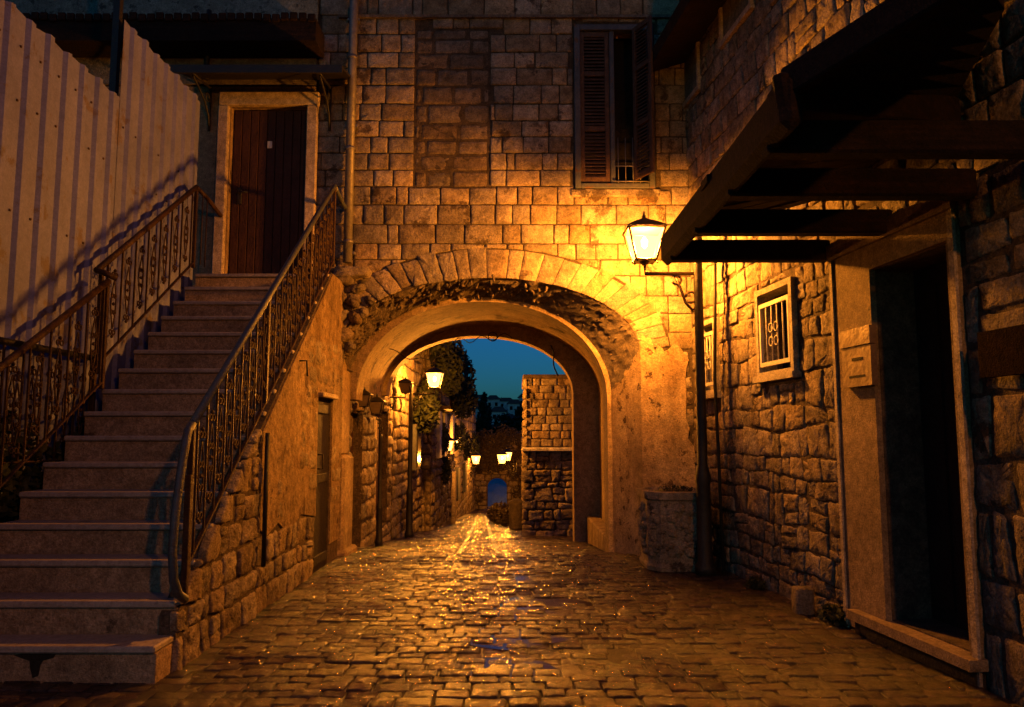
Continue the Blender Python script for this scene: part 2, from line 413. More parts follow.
def arch_pts(x0, x1, zs, rise, n=48, p=2.0):
    cx, hw = (x0+x1)/2, (x1-x0)/2
    out = []
    for i in range(n+1):
        t = math.pi*i/n
        c_, s_ = math.cos(t), math.sin(t)
        out.append((cx-hw*abs(c_)**(2/p)*(1 if c_ > 0 else -1), zs+rise*abs(s_)**(2/p)))
    return out

# ================================================================== THE SETTING: ground
mb = MB()                                  # one sheet out to the horizon, sloping down the street
ys = [-60, 0, 9, 14, 23, 60, 110, 400, 1200]
prof = lambda y: gz(y)-.012 if y <= 60 else (-4.2 if y <= 110 else -6)
for i in range(len(ys)-1):
    a = mb.pts([(-900, ys[i], prof(ys[i])), (900, ys[i], prof(ys[i])), (900, ys[i+1], prof(ys[i+1])), (-900, ys[i+1], prof(ys[i+1]))]); mb.face((a, a+1, a+2, a+3), 0)
prop(mb.build('ground', 'gap'), kind='structure')

mb = MB()                                  # cobbles of the street, each course across it
def street_x(y):
    if y < 4.42: l = -3.6
    elif y < 8.8: l = -1.93
    elif y < 12.4: l = -1.97
    else: l = -1.85+.01*(y-12.4)
    if y < 8.8: r = A0+SL*(8.8-y)-.02
    elif y < 9.4: r = 1.42
    elif y < 12.4: r = 1.12
    elif y < 14.9: r = 1.12
    else: r = .35
    return l, r
y = 2.2
while y < 46:
    d = rnd.uniform(.105, .135)*(1 if y < 16 else 1.5 if y < 25 else 2.4)
    l, r = street_x(y+d/2)
    if y < 4.42 < y+d: l = -3.6
    x = l-rnd.uniform(0, .1); sk = rnd.uniform(-.004, .004)
    while x < r:
        wd = rnd.uniform(.125, .225)*(1 if y < 16 else 1.6)
        a, b = max(x, l), min(x+wd, r); x += wd
        if b-a < .04: continue
        g = .004; j = lambda: rnd.uniform(-.0035, .0035)
        P = [(a+g+j(), y+g+j()), (b-g+j(), y+g+j()), (b-g+j(), y+d-g+j()), (a+g+j(), y+d-g+j())]
        dip = .012*noise.noise(Vector((a*1.3, y*1.3, 0)))
        mb.stone(P, FG, -.055, dip+rnd.uniform(-.005, .005), bev=.0055, rough=.0022, seg=.06 if y < 12 else 9, tilt=.035, dome=.0)
    y += d
prop(mb.build('street', 'cobble'), kind='structure')
for (px_, py_, ra, rb, lv) in ((.05, 5.35, .34, .28, -.006), (.16, 6.2, .40, .40, -.003), (.32, 7.5, .36, .5, -.003), (-.05, 4.6, .30, .25, -.004)):
    mb = MB(); P_ = []
    for k in range(40):
        a = k/40*2*math.pi; f_ = 1+.45*noise.noise(Vector((math.cos(a)*1.3+px_*9, math.sin(a)*1.3, py_)))
        P_.append((px_+ra*f_*math.cos(a), py_+rb*f_*math.sin(a), lv))
    k0_ = mb.pts(P_); mb.face(tuple(range(k0_, k0_+40)), 0)
    prop(mb.build('puddle', 'water'), kind='structure')
for s_ in (0, 1):                          # the two pale strips of the drain channel
    mb = MB(); y = 8.9
    while y < 30:
        x = (-.60-.035*(y-9)) if s_ == 0 else (-.16-.05*(y-9)*.8)
        P = [(x-.03, y+.01), (x+.03, y+.01), (x+.03-.01, y+.44), (x-.03-.01, y+.44)]
        mb.stone(P, FG, -.03, .014, bev=.01, rough=.002, seg=.3); y += .45
    prop(mb.build('drain_channel', 'strip'), kind='structure')

# ================================================================== the arch house
ah = thing('arch_house', 'pale ashlar stone house straight ahead with the big archway through its ground floor', 'house', (0, 8.8, 0))
F0 = FF(8.8)
oa = arch_pts(-1.95, 1.45, 2.27, .85, 48, 2.1)
outer = [(-9, -.6), (-1.95, -.6)] + oa + [(1.45, -.6), (2.4, -.6), (2.4, 8.2), (-9, 8.2)]
DOOR = (-3.28, -2.37, 3.04, 5.15); WIN = (.73, 1.66, 4.17, 6.16)
rect = lambda r: [(r[0], r[2]), (r[0], r[3]), (r[1], r[3]), (r[1], r[2])]
mb = MB(); mb.slab(outer, [rect(DOOR), rect(WIN)], F0, -.55, 0, 0, 1, hole_in_outer=set(range(1, 1+len(oa)+1)))
RING = .37
clips = [lambda P: clip_rect(P, (DOOR[0]-.2, DOOR[1]+.1, 2.5, 5.3)), lambda P: clip_rect(P, (WIN[0]-.02, WIN[1]+.02, WIN[2]-.02, WIN[3]+.05)),
         lambda P: clip_arch(P, -.25, 1.7+RING-.02, 2.27, .85+RING-.02), lambda P: clip_rect(P, (-1.15, -.25, 4.18, 6.13))]
for P in courses(-2.28, 2.06, 2.3, 8.2, .185, .235, .17, .46, .012, .004, clips):
    mb.stone(P, F0, -.02, rnd.uniform(.012, .022), bev=.007, rough=.0035, mi=2, seg=.06, tilt=.03)
for P in courses(-1.135, -.265, 4.19, 6.12, .17, .24, .24, .5, .018, .006, []):
    mb.stone(P, F0, -.02, rnd.uniform(.002, .010), bev=.012, rough=.005, mi=3, seg=.1, tilt=.02)
for P in courses(1.46, 2.06, -.1, 2.3, .18, .24, .17, .4, .018, .006, []):
    mb.stone(P, F0, -.02, rnd.uniform(.0, .01), bev=.014, rough=.005, mi=2, seg=.12, tilt=.02)
mb.box((.05, 8.775, 6.22+.04), (4.2, .06, .035), 3)
mb.build('wall', ['mortar', 'vault', 'ashlar', 'infill'], ah)

mb = MB()                                  # voussoirs round the front opening
cx, hw, zs, rise = -.25, 1.7, 2.27, .85
t = R(3)
while t < R(178):
    dt = rnd.uniform(.085, .13)
    def ell(t, k): return (cx+(hw+k)*math.cos(t), zs+(rise+k)*math.sin(t))
    k1 = RING+rnd.uniform(-.06, .03); g = .0013
    k0 = 0.004 if t < R(110) else rnd.uniform(.0, .05)
    P = [ell(t+g, k0), ell(t+g, k1), ell(t+dt-g, k1), ell(t+dt-g, k0)]
    P = P[::-1]
    lf = t > R(100)
    mb.stone(P, F0, -.02, rnd.uniform(.014, .026) if lf else rnd.uniform(.014, .018), bev=.0045 if not lf else .009, rough=.003 if not lf else .008, seg=.06, tilt=.02 if not lf else .06)
    t += dt
mb.build('arch_ring', 'ashlar', ah)
mb = MB()                                  # splayed rough soffit between the front arch and the inner arch, with broken fringe
NS = 96
def curve(x0, x1, zs_, rise_, t, pw=2.05):
    c_, s_ = math.cos(t), math.sin(t); c0, h0 = (x0+x1)/2, (x1-x0)/2
    return c0+h0*abs(c_)**(2/pw)*(1 if c_ > 0 else -1), zs_+rise_*abs(s_)**(2/pw)
CO = (-1.952, 1.452, 2.27, .852); CI = (-2.0, 1.19, 1.80, 1.20)
def soff(t, k):
    a, b = curve(*CO, t), curve(*CI, t); return Vector((a[0]+(b[0]-a[0])*k, 8.785+.57*k, a[1]+(b[1]-a[1])*k))
NK = 10; grid = []
for i in range(NS+1):
    t = math.pi*i/NS
    row = []
    for k in range(NK+1):
        p = soff(t, k/NK)
        if 0 < k < NK:
            am = .05 if t > R(60) else .02
            d_ = am*(noise.noise(p*9)+.6*noise.noise(p*22))
            p += Vector((math.cos(t), 0, math.sin(t)))*d_
        row.append(p)
    grid.append(mb.pts(row))
for i in range(NS):
    for k in range(NK): mb.face((grid[i]+k, grid[i]+k+1, grid[i+1]+k+1, grid[i+1]+k), 0, False)
for i in range(300):
    t = R(rnd.uniform(66, 172)) if i < 270 else R(rnd.uniform(6, 62))
    sz = rnd.uniform(.014, .038) if i < 270 else rnd.uniform(.010, .018)
    k = min(abs(rnd.gauss(.45, .28)), .95); p = soff(t, k)
    for rr in (0,):
        rot = Matrix.Rotation(t-math.pi/2, 3, 'Y') @ Matrix.Rotation(rnd.uniform(-.6, .6), 3, 'X') @ Matrix.Rotation(rnd.uniform(-.6, .6), 3, 'Y')
        mb.box(p, (sz*rnd.uniform(.6, 1.1), sz*rnd.uniform(.6, 1.4), sz*rnd.uniform(2, 3.6)), 0, rot, bev=sz*.3)
mb.build('soffit', 'infill', ah)
mb = MB()                                  # splayed jambs
for (xo, zo, xi, zi) in ((1.452, 2.27, 1.19, 1.80),):
    q0 = []
    for k in range(7):
        for j in range(13):
            f, g_ = k/6, j/12
            top = zo+(zi-zo)*f
            z = -.1+(top+.12+.1)*g_
            n_ = .012*noise.noise(Vector((f*3, z*2.2, 7)))+(.02*noise.noise(Vector((f*5, z*6, 1))) if k == 0 else 0)
            q0.append((xo+(xi-xo)*f+n_, 8.782+.57*f+n_, z))
    a = mb.pts(q0)
    for k in range(6):
        for j in range(12): mb.face((a+k*13+j, a+k*13+j+1, a+(k+1)*13+j+1, a+(k+1)*13+j), 0, True)
mb.build('jamb', 'plaster_chip', ah)
mb = MB()                                  # eroded corbel stones at the left springing
for (u, v, a, b, d, an) in ((-1.96,3.10,.34,.13,.30,0.05),(-1.99,2.88,.26,.18,.24,.5),(-1.80,2.86,.20,.15,.20,-.6),(-1.98,2.66,.25,.16,.22,.75),(-1.78,2.66,.16,.13,.17,-.5),(-1.93,2.46,.26,.16,.20,.4),(-1.70,2.72,.14,.12,.12,.9),(-2.0,2.27,.22,.18,.14,-.2),(-1.84,2.33,.15,.12,.14,.6),(-1.62,2.86,.15,.11,.12,-.7),(-1.75,3.0,.2,.11,.16,.3)):
    c_, s_ = math.cos(an), math.sin(an)
    P = [(u+x*c_-y_*s_, v+x*s_+y_*c_) for x, y_ in ((-a/2, -b/2), (a/2, -b/2), (a/2*.8, b/2), (-a/2, b/2*.8))]
    mb.stone(P, F0, -.02, d*.62, bev=.035, rough=.016, seg=.06, tilt=.3)
mb.build('corbel', 'infill', ah)

mb = MB()                                  # second, plastered arch
F1 = FF(9.352)
a1 = arch_pts(-1.87, 1.14, 1.76, 1.185, 64, 2.1)
mb.slab([(-2.6, -.8), (-2.08, -.8), (-2.08, 1.76)]+a1+[(1.14, -.8), (2.3, -.8), (2.3, 4), (-2.6, 4)], [], F1, -.40, 0, 0, 0)
mb.build('inner_arch', 'plaster', ah)
mb = MB()                                  # vault over the passage, right side wall with a niche
a2 = arch_pts(-2.02, 1.34, 1.93, 1.12, 48, 2.0)
mb.slab([(-2.6, -.9), (-2.18, -.9), (-2.18, 1.93)]+a2+[(2.3, 1.93), (2.3, 4), (-2.6, 4)], [], FF(9.754), -2.34, 0, 0, 0)
mb.build('vault', 'vault', ah)
mb = MB()
mb.box((1.84, 10.93, .9), (1.0, 2.34, 2.2), 0)
mb.box((1.24, 10.93, -.1), (.2, 2.34, .42), 0, bev=.02)
mb.build('passage_wall', 'plaster', ah)
mb = MB()
a3 = arch_pts(-1.95, .95, 1.95, .93, 48, 2.1)
mb.slab([(-2.6, -.9), (-2.14, -.9), (-2.14, 1.95)]+a3+[(.95, -.9), (2.3, -.9), (2.3, 8.2), (-2.6, 8.2)], [], FF(12.1), -.32, 0, 0, 0)
mb.build('rear_arch', 'plaster', ah)
# house bulk between the arches (upper floor), roof
mb = MB()
mb.box((-3.3, 10.6, 8.3), (11.6, 3.9, .2), 0); mb.build('roof', 'far_roof', ah)
# cables hanging under the rear arch
mb = MB()
def arc_cable(P, r=.006): mb.tube(P, r, 5)
mb.tube([(-1.55+i*.05, 9.80, 2.42-.10*math.sin(i/14*math.pi)-.005*i+.02*math.sin(i)) for i in range(15)], .006, 5); mb.build('cable', 'cable', ah); mb = MB()
mb.tube([(-.30+.07*math.cos(k*.5), 12.05, 2.86+.07*math.sin(k*.5)) for k in range(14)], .008, 5); mb.build('cable', 'cable', ah); mb = MB()
mb.tube([(-.9+.06*k, 12.0, 2.78+.05*math.sin(k*1.1)+.006*k) for k in range(16)], .007, 5); mb.build('cable', 'cable', ah); mb = MB()
mb.tube([(.60+.02*math.sin(k*.9)+.012*k, 12.0, 2.72-.06*k) for k in range(9)], .012, 5)
mb.build('cable', 'cable', ah)
# plaster on the right pier, with a ragged top
mb = MB()
P = [(1.452, -.1), (2.04, -.1), (2.04, 1.2)]
for i in range(9): P.append((2.0-.05*rnd.random()-.0*i, 1.3+.11*i))
for i in range(10): P.append((1.92-.05*i, 2.32+rnd.uniform(-.06, .08)+(.1 if i > 6 else 0)))
P.append((1.452, 2.30))
mb.slab(P, [], F0, -.01, .022, 0)
mb.build('pier_plaster', 'plaster_chip', ah)
# rendered wall round the upper door and beyond it to the left
mb = MB()
mb.slab([(-9, -.6), (-2.30, -.6), (-2.30, 5.40), (-9, 5.40)], [[(DOOR[0]+.001, DOOR[2]-.001), (DOOR[0]+.001, DOOR[3]), (DOOR[1]-.001, DOOR[3]), (DOOR[1]-.001, DOOR[2]-.001)]], F0, -.01, .03, 0, 0)
mb.slab([(-9, 5.42), (-2.30, 5.42), (-2.30, 6.0), (-9, 6.0)], [], F0, -.01, .05, 1)
mb.slab([(-9, 6.02), (-2.30, 6.02), (-2.30, 8.2), (-9, 8.2)], [], F0, -.01, .04, 2)
mb.build('rendered_wall', ['surround_d', 'grey_plaster', 'lichen'], ah)
# door
fr = MB()
fr.box(((DOOR[0]+DOOR[1])/2, 8.745, DOOR[3]+.08), (1.16, .09, .16), 0, bev=.01)
for x in (DOOR[0]-.07, DOOR[1]+.05): fr.box((x, 8.745, (DOOR[2]+DOOR[3])/2), (.12, .09, DOOR[3]-DOOR[2]-.004), 0, bev=.01)
fr.build('door_frame', 'surround', ah)
d = MB()
for i in range(9):
    wd = (DOOR[1]-DOOR[0]-.02)/9
    d.box((DOOR[0]+.01+wd*(i+.5), 8.87, (DOOR[2]+DOOR[3])/2), (wd-.006, .05, DOOR[3]-DOOR[2]-.02), 0, bev=.006)
d.box(((DOOR[0]+DOOR[1])/2, 8.90, (DOOR[2]+DOOR[3])/2), (DOOR[1]-DOOR[0], .03, DOOR[3]-DOOR[2]), 0)
dr = d.build('door', 'door_wood', ah)
h = MB(); h.box((-3.17, 8.835, 4.10), (.05, .02, .2), 0, bev=.005); h.tube([(-3.17, 8.82, 4.13), (-3.17, 8.77, 4.13), (-3.06, 8.77, 4.13)], .011, 6); h.build('handle', 'black', dr)
h = MB(); h.box((-2.84, 8.84, 4.72), (.055, .012, .085), 0, bev=.003); h.build('door_card', 'white', dr)
# little awning over the door
aw = MB()
sl = Matrix.Rotation(R(14), 3, 'X')
aw.box((-2.80, 8.47, 5.42), (1.86, .62, .03), 0, sl)
aw.box((-2.80, 8.17, 5.32), (1.88, .03, .09), 0)
for x in (-3.52, -2.12):
    aw.tube([(x, 8.74, 4.85), (x, 8.74, 5.38)], .016, 6); aw.tube([(x, 8.72, 5.36), (x, 8.20, 5.30)], .014, 6)
    aw.tube([(x, 8.73, 4.90+.0), (x, 8.70, 5.02), (x, 8.58, 5.14), (x, 8.40, 5.22), (x, 8.24, 5.28)], .012, 6)
    aw.tube([(x, 8.66+.05*math.cos(k*.6), 5.22+.05*math.sin(k*.6)) for k in range(11)], .008, 5)
aw.build('door_awning', 'black', ah)
# dark eaves over the left half, with posts
e = MB()
e.box((-5.65, 8.52, 5.86), (6.9, .40, .26), 0)
for i in range(69):
    x = -9.05+i*.1; e.box((x, 8.31, 6.00+rnd.uniform(-.012, .012)), (.085, .04, .09), 0, bev=.01)
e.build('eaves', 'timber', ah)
e = MB(); e.tube([(-3.56, 8.70, 5.45), (-3.56, 8.70, 6.3)], .03, 8); e.build('eaves_post', 'black', ah)
# drainpipe
p = MB(); p.tube([(-1.87, 8.70, 3.28), (-1.86, 8.70, 6.6), (-1.86, 8.70, 8.2)], .052, 12)
for z in (3.5, 4.6, 5.7, 6.7): p.tube([(-1.865, 8.70, z), (-1.865, 8.70, z+.04)], .060, 12)
for z in (3.4, 4.9, 6.2): p.box((-1.865, 8.76, z), (.14, .10, .03), 0)
p.build('drainpipe', 'pipe', ah)
p = MB(); p.stone([(-2.02, 3.10), (-1.62, 3.12), (-1.60, 3.22), (-2.02, 3.24)], F0, -.02, .16, bev=.02, rough=.01, seg=.08); p.build('ledge', 'ashlar', ah)
# shuttered window
wx0, wx1, wz0, wz1 = WIN
win = MB()
for x in (wx0+.035, wx1-.035): win.box((x, 8.80, (wz0+wz1)/2), (.07, .10, wz1-wz0-.002), 0, bev=.006)
win.box(((wx0+wx1)/2, 8.80, wz1-.035), (wx1-wx0-.142, .10, .07), 0, bev=.006)
win.box(((wx0+wx1)/2, 8.80, wz0+.03), (wx1-wx0-.142, .10, .06), 0, bev=.006)
win.box(((wx0+wx1)/2-.02, 8.81, (wz0+wz1)/2), (.055, .06, wz1-wz0-.14), 0, bev=.006)
wo_ = win.build('window', 'frame_blue', ah)
s_ = MB(); s_.box(((wx0+wx1)/2, 8.795, wz0-.05), (wx1-wx0+.10, .08, .09), 0, bev=.012); s_.build('sill', 'ashlar', wo_)
s_ = MB(); s_.box(((wx0+wx1)/2, 9.10, (wz0+wz1)/2), (wx1-wx0, .02, wz1-wz0), 0); s_.build('pane', 'dark', wo_)
def shutter(name, cxs, rotz, pivot):
    q = MB(); wd, hh = .34, wz1-wz0-.16
    rot = Matrix.Rotation(rotz, 3, 'Z')
    def B(c, dd, tilt=None):
        c = Vector(c); r2 = rot @ tilt if tilt is not None else rot
        q.box(Vector(pivot)+rot @ c, dd, 0, r2, bev=.003)
    zc = (wz0+wz1)/2
    for x in (.025, wd-.025): B((x, 0, zc), (.05, .035, hh))
    for z in (zc-hh/2+.03, zc-.27, zc+.40, zc+hh/2-.03): B((wd/2, 0, z), (wd-.10, .033, .06))
    z = zc-hh/2+.075
    while z < zc+hh/2-.06:
        if abs(z-(zc-.27)) > .045 and abs(z-(zc+.40)) > .045:
            B((wd/2, 0, z), (wd-.10, .008, .042), Matrix.Rotation(R(-38), 3, 'X'))
        z += .042
    return q.build(name, 'shutter', wo_)
shutter('shutter', 0, 0, (wx0+.07, 8.80, 0))
shutter('shutter', 0, R(-62), (wx1-.24, 8.72, 0))
gr = MB()
gr.tube([(wx0+.47, 8.75, wz0+.26), (wx1-.08, 8.75, wz0+.26)], .007, 5)
for i in range(4): gr.tube([(wx0+.50+i*.085, 8.75, wz0+.06), (wx0+.50+i*.085, 8.75, wz0+.60)], .005, 5)
gr.tube([(wx0+.44, 8.74, wz0+.075), (wx1-.07, 8.74, wz0+.075)], .010, 5)
gr.build('window_bars', 'pipe', wo_)

# ================================================================== right-hand house
rh = thing('rubble_house', 'rough rubble stone house along the right side of the lane', 'house', (2.3, 6, 0))
WA = (1.88, 2.49, 1.88, 2.57); WB = (.42, .77, 1.80, 2.50); DR = (3.66, 4.43, .16, 2.43)
U1, U2 = (-.1, .52, 5.14, 5.75), (1.17, 1.95, 5.27, 6.0)
mb = MB()
hol = [rect(WA), rect(WB), rect(DR)]
FRs = lambda u, v, w: FR(u, v, w)
mb.slab([(-.02, -.3), (8.5, -.3), (8.5, 6.2), (-.02, 6.2)], hol, FR, -.4, 0, 0, 0)
cl = [lambda P, r=r: clip_rect(P, r) for r in ((WA[0]-.07, WA[1]+.06, WA[2]-.12, WA[3]+.08), (WB[0]-.06, WB[1]+.06, WB[2]-.1, WB[3]+.08), (3.16, 4.50, -.3, 2.72), U2, U1)]
for P in courses(0, 4.5, -.05, 2.9, .13, .26, .12, .36, .014, .014, cl, wave=.07, split=.2, skew=.02):
    mb.stone(P, FR, -.03, rnd.uniform(.004, .020), bev=.008, rough=.0075, mi=1, seg=.04, tilt=.07, dome=.0)
for P in courses(4.5, 8.5, -.05, 2.9, .22, .36, .25, .5, .024, .014, cl, wave=.05, split=.1, skew=.02):
    mb.stone(P, FR, -.03, rnd.uniform(.006, .018), bev=.009, rough=.006, mi=1, seg=.05, tilt=.04, dome=.0)
for P in courses(0, 8.5, 2.9, 6.2, .17, .24, .13, .36, .016, .009, cl, wave=.03, split=.05, skew=.006):
    mb.stone(P, FR, -.03, rnd.uniform(.010, .024), bev=.009, rough=.007, mi=1, seg=.06, tilt=.07, dome=.0)
mb.build('wall', ['deep', 'rubble'], rh)

def barred(name, W, label=None, fr_w=.05, style=0):
    q = MB()
    u0, u1, v0, v1 = W; g = fr_w
    q.slab([(u0-g, v0-g*.6), (u1+g, v0-g*.6), (u1+g, v1+g), (u0-g, v1+g)], [[(u0+.001, v0+.001), (u0+.001, v1-.001), (u1-.001, v1-.001), (u1-.001, v0+.001)]], FR, -.12, .05, 0, 0)
    o = q.build(name, 'white_frame', rh)
    if label: o['label'] = label
    q = MB(); q.prism([(u0-g-.03, v0-g*.6-.055), (u1+g+.03, v0-g*.6-.055), (u1+g+.03, v0-g*.6-.003), (u0-g-.03, v0-g*.6-.003)], FR, -.02, .08); q.build('sill', 'white_frame', o)
    q = MB(); q.prism([(u0, v0), (u1, v0), (u1, v1), (u0, v1)], FR, -.2, -.17); q.build('pane', 'glass_dark', o)
    q = MB()
    b = .035
    for P_ in ([(u0+.02, v0+.05), (u1-.02, v0+.05), (u1-.02, v0+.05+b), (u0+.02, v0+.05+b)], [(u0+.02, v1-.12), (u1-.02, v1-.12), (u1-.02, v1-.12+b), (u0+.02, v1-.12+b)]): q.prism(P_, FR, .02, .045)
    q.prism([(u0+.02, v0+.085), (u0+.045, v0+.085), (u0+.045, v1-.12), (u0+.02, v1-.12)], FR, .02, .045)
    q.prism([(u1-.045, v0+.085), (u1-.02, v0+.085), (u1-.02, v1-.12), (u1-.045, v1-.12)], FR, .02, .045)
    n = 5 if u1-u0 > .5 else 3
    for i in range(1, n):
        u = u0+.04+(u1-u0-.08)*i/n; q.tube([FR(u, v0+.08, .033), FR(u, v1-.11, .033)], .007, 5)
    um, vm = (u0+u1)/2, (v0+v1)/2-.03
    for dx, dz in ((-.05, .06), (.05, .06), (-.05, -.06), (.05, -.06)):
        q.tube([FR(um+dx+.04*math.cos(k*.7), vm+dz+.04*math.sin(k*.7), .045) for k in range(10)], .005, 5)
    q.build('window_bars', 'white', o)
    return o
barred('window', WA, 'white framed window with pale scrolled bars')
barred('window', WB, 'narrow barred window near the corner')
def upper_niche(W):
    u0, u1, v0, v1 = W
    q = MB(); q.slab([(u0, v0), (u1, v0), (u1, v1), (u0, v1)], [[(u0+.05, v0+.06), (u0+.05, v1-.02), (u1-.04, v1-.02), (u1-.04, v0+.06)]], FR, 0.0, .05, 0, 0)
    o = q.build('blocked_window', 'surround', rh)
    q = MB(); q.prism([(u0+.05, v0+.06), (u1-.04, v0+.06), (u1-.04, v1-.02), (u0+.05, v1-.02)], FR, -.01, .022); q.build('panel', 'grey_plaster', o)
upper_niche(U1); upper_niche(U2)
# doorway: broad plaster surround, deep threshold, dark door
q = MB()
q.slab([(3.18, .02), (3.655, .02), (3.655, 2.436), (4.435, 2.436), (4.435, .02), (4.50, .02), (4.50, 2.72), (3.18, 2.72)], [], FR, -.02, .042, 0, 0)
ds = q.build('door_surround', 'surround_d', rh)
q = MB(); q.prism([(3.16, 2.60), (4.53, 2.60), (4.53, 2.715), (3.16, 2.715)], FR, .038, .07); q.build('cornice', 'surround_d', ds)
q = MB(); q.prism([(3.16, .0), (3.195, .0), (3.195, 2.6), (3.16, 2.6)], FR, .036, .055); q.prism([(4.47, .0), (4.515, .0), (4.515, 2.6), (4.47, 2.6)], FR, .036, .055); q.build('edge_trim', 'surround', ds)
q = MB(); q.prism([(3.30, .09), (4.53, .09), (4.53, .15), (3.30, .15)], FR, -.38, .115); q.build('threshold', 'surround_d', rh); q = MB(); q.prism([(3.32, -.05), (4.50, -.05), (4.50, .085), (3.32, .085)], FR, -.1, .065); q.build('step_base', 'stain_and_shade', rh)  # base coloured near black as painted shade under the threshold slab
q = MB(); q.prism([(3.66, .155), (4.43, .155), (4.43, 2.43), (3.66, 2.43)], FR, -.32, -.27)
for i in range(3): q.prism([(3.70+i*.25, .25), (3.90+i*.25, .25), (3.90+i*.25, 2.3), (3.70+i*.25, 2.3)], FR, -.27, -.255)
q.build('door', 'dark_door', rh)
# roof overhang at the top, seen from below
q = MB()
FE = lambda u, v, w: FR(u, v, w)
for (wa, za, wb, zb) in ((.0, 5.66, .46, 5.62),):
    a = q.pts([FR(-.3, 5.72, -.05), FR(8.5, 5.72, -.05), FR(8.5, 5.56, .47), FR(-.0, 5.56, .47), FR(-.3, 5.80, -.05), FR(8.5, 5.80, -.05), FR(8.5, 5.68, .50), FR(0, 5.68, .50)])
    for f in ((0,1,2,3),(7,6,5,4),(0,4,5,1),(3,2,6,7),(0,3,7,4),(1,5,6,2)): q.face(tuple(a+i for i in f), 0)
q.build('eaves', 'timber', rh)
q = MB(); q.tube([FR(1.0, -.05, .09), FR(.97, 1.2, .10), FR(.90, 1.9, .09), FR(.99, 2.6, .10), FR(1.02, 3.3, .09)], .017, 7); q.build('wall_cable', 'cable', rh)

# ------------------------------------------------------------------ timber canopy over the door
tc_ = thing('timber_canopy', 'dark timber canopy on heavy beams over the right doorway', 'canopy', (2.3, 4.8, 2.7))
def roofpt(s, u):  # eave to wall
    return None
E1 = Vector((1.20, 5.92, 2.80)); E2 = Vector((1.17, 3.22, 2.80))
W1 = FR(2.88, 3.13, .03); W2 = FR(4.57, 3.14, .03)
q = MB()
th = Vector((0, 0, .05))
def quad_slab(q, a, b, c, d, th):
    i = q.pts([a, b, c, d, a+th, b+th, c+th, d+th])
    for f in ((0,1,2,3),(7,6,5,4),(0,4,5,1),(1,5,6,2),(2,6,7,3),(3,7,4,0)): q.face(tuple(i+k for k in f), 0)
nb = 16                                     # boards running from eave to wall
for i in range(nb):
    t0, t1 = i/nb+.002, (i+1)/nb-.002
    j = rnd.uniform(-.012, .012); k = rnd.uniform(0, .05)
    a, b = E1.lerp(E2, t0), E1.lerp(E2, t1); c, d = W1.lerp(W2, t1), W1.lerp(W2, t0)
    o = Vector((-k, 0, j)); quad_slab(q, a+o, b+o, c+Vector((0,0,j)), d+Vector((0,0,j)), th)
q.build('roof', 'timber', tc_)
q = MB(); N2 = Vector((1.52, 2.40, 2.84)); W3 = FR(4.98, 3.52, .03); E2b = Vector((1.20, 3.28, 2.84)); W2b = FR(4.50, 3.16, .03)
for i in range(7):
    t0, t1 = i/7+.003, (i+1)/7-.003
    quad_slab(q, E2b.lerp(N2, t0), E2b.lerp(N2, t1), W2b.lerp(W3, t1), W2b.lerp(W3, t0), Vector((0, 0, .09)))
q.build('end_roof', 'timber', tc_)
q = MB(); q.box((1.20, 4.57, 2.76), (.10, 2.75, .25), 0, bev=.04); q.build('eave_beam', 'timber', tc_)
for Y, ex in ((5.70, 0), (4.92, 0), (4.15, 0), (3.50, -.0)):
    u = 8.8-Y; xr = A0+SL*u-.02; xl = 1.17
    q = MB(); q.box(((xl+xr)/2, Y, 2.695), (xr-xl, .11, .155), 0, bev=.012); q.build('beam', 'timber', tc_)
q = MB()                                    # sloping rafter and bargeboard on the near edge
def bar(q, a, b, wd, hh):
    a, b = Vector(a), Vector(b); t = (b-a); l = t.length; t.normalize(); x = t.cross(Vector((0,0,1))).normalized(); z = x.cross(t)
    m = Matrix((x, t, z)).transposed(); q.box((a+b)/2, (wd, l, hh), 0, m, bev=.01)
bar(q, E2+Vector((-.02, 0, .0)), W2+Vector((0, 0, .0)), .06, .16); q.build('bargeboard', 'timber', tc_); q = MB(); bar(q, E2b+Vector((0,0,.02)), N2+Vector((0,0,.02)), .06, .14)
q.build('rafter', 'timber', tc_)

# ------------------------------------------------------------------ mailbox, plaque, planter, stone block, stray plants
m_ = thing('mailbox', 'brown metal letterbox fixed beside the dark doorway on the right', 'mailbox', FR(3.52, 1.65, .05))
q = MB(); q.prism([(3.345, 1.66), (3.70, 1.66), (3.70, 1.93), (3.345, 1.93)], FR, .044, .085)
q.build('box', 'mail', m_)
q = MB(); q.prism([(3.33, 1.935), (3.71, 1.935), (3.71, 2.055), (3.33, 2.055)], FR, .044, .095); q.build('lid', 'mail', m_)
q = MB(); q.prism([(3.47, 1.835), (3.60, 1.835), (3.60, 1.855), (3.47, 1.855)], FR, .0855, .088)
q.build('slot', 'dark', m_)
q = MB(); q.prism([(3.43, 1.72), (3.62, 1.72), (3.62, 1.735), (3.43, 1.735)], FR, .0855, .088); q.build('name_strip', 'dark', m_)
q = MB(); q.prism([(4.70, 1.63), (5.15, 1.63), (5.15, 1.87), (4.70, 1.87)], FR, .045, .085)
prop(q.build('wall_plaque', 'plaque'), 'dark blank wooden plaque on the rubble wall right of the doorway', 'plaque')
q = MB(); q.prism([(4.73, 1.55), (5.12, 1.55), (5.12, 1.60), (4.73, 1.60)], FR, .05, .09)

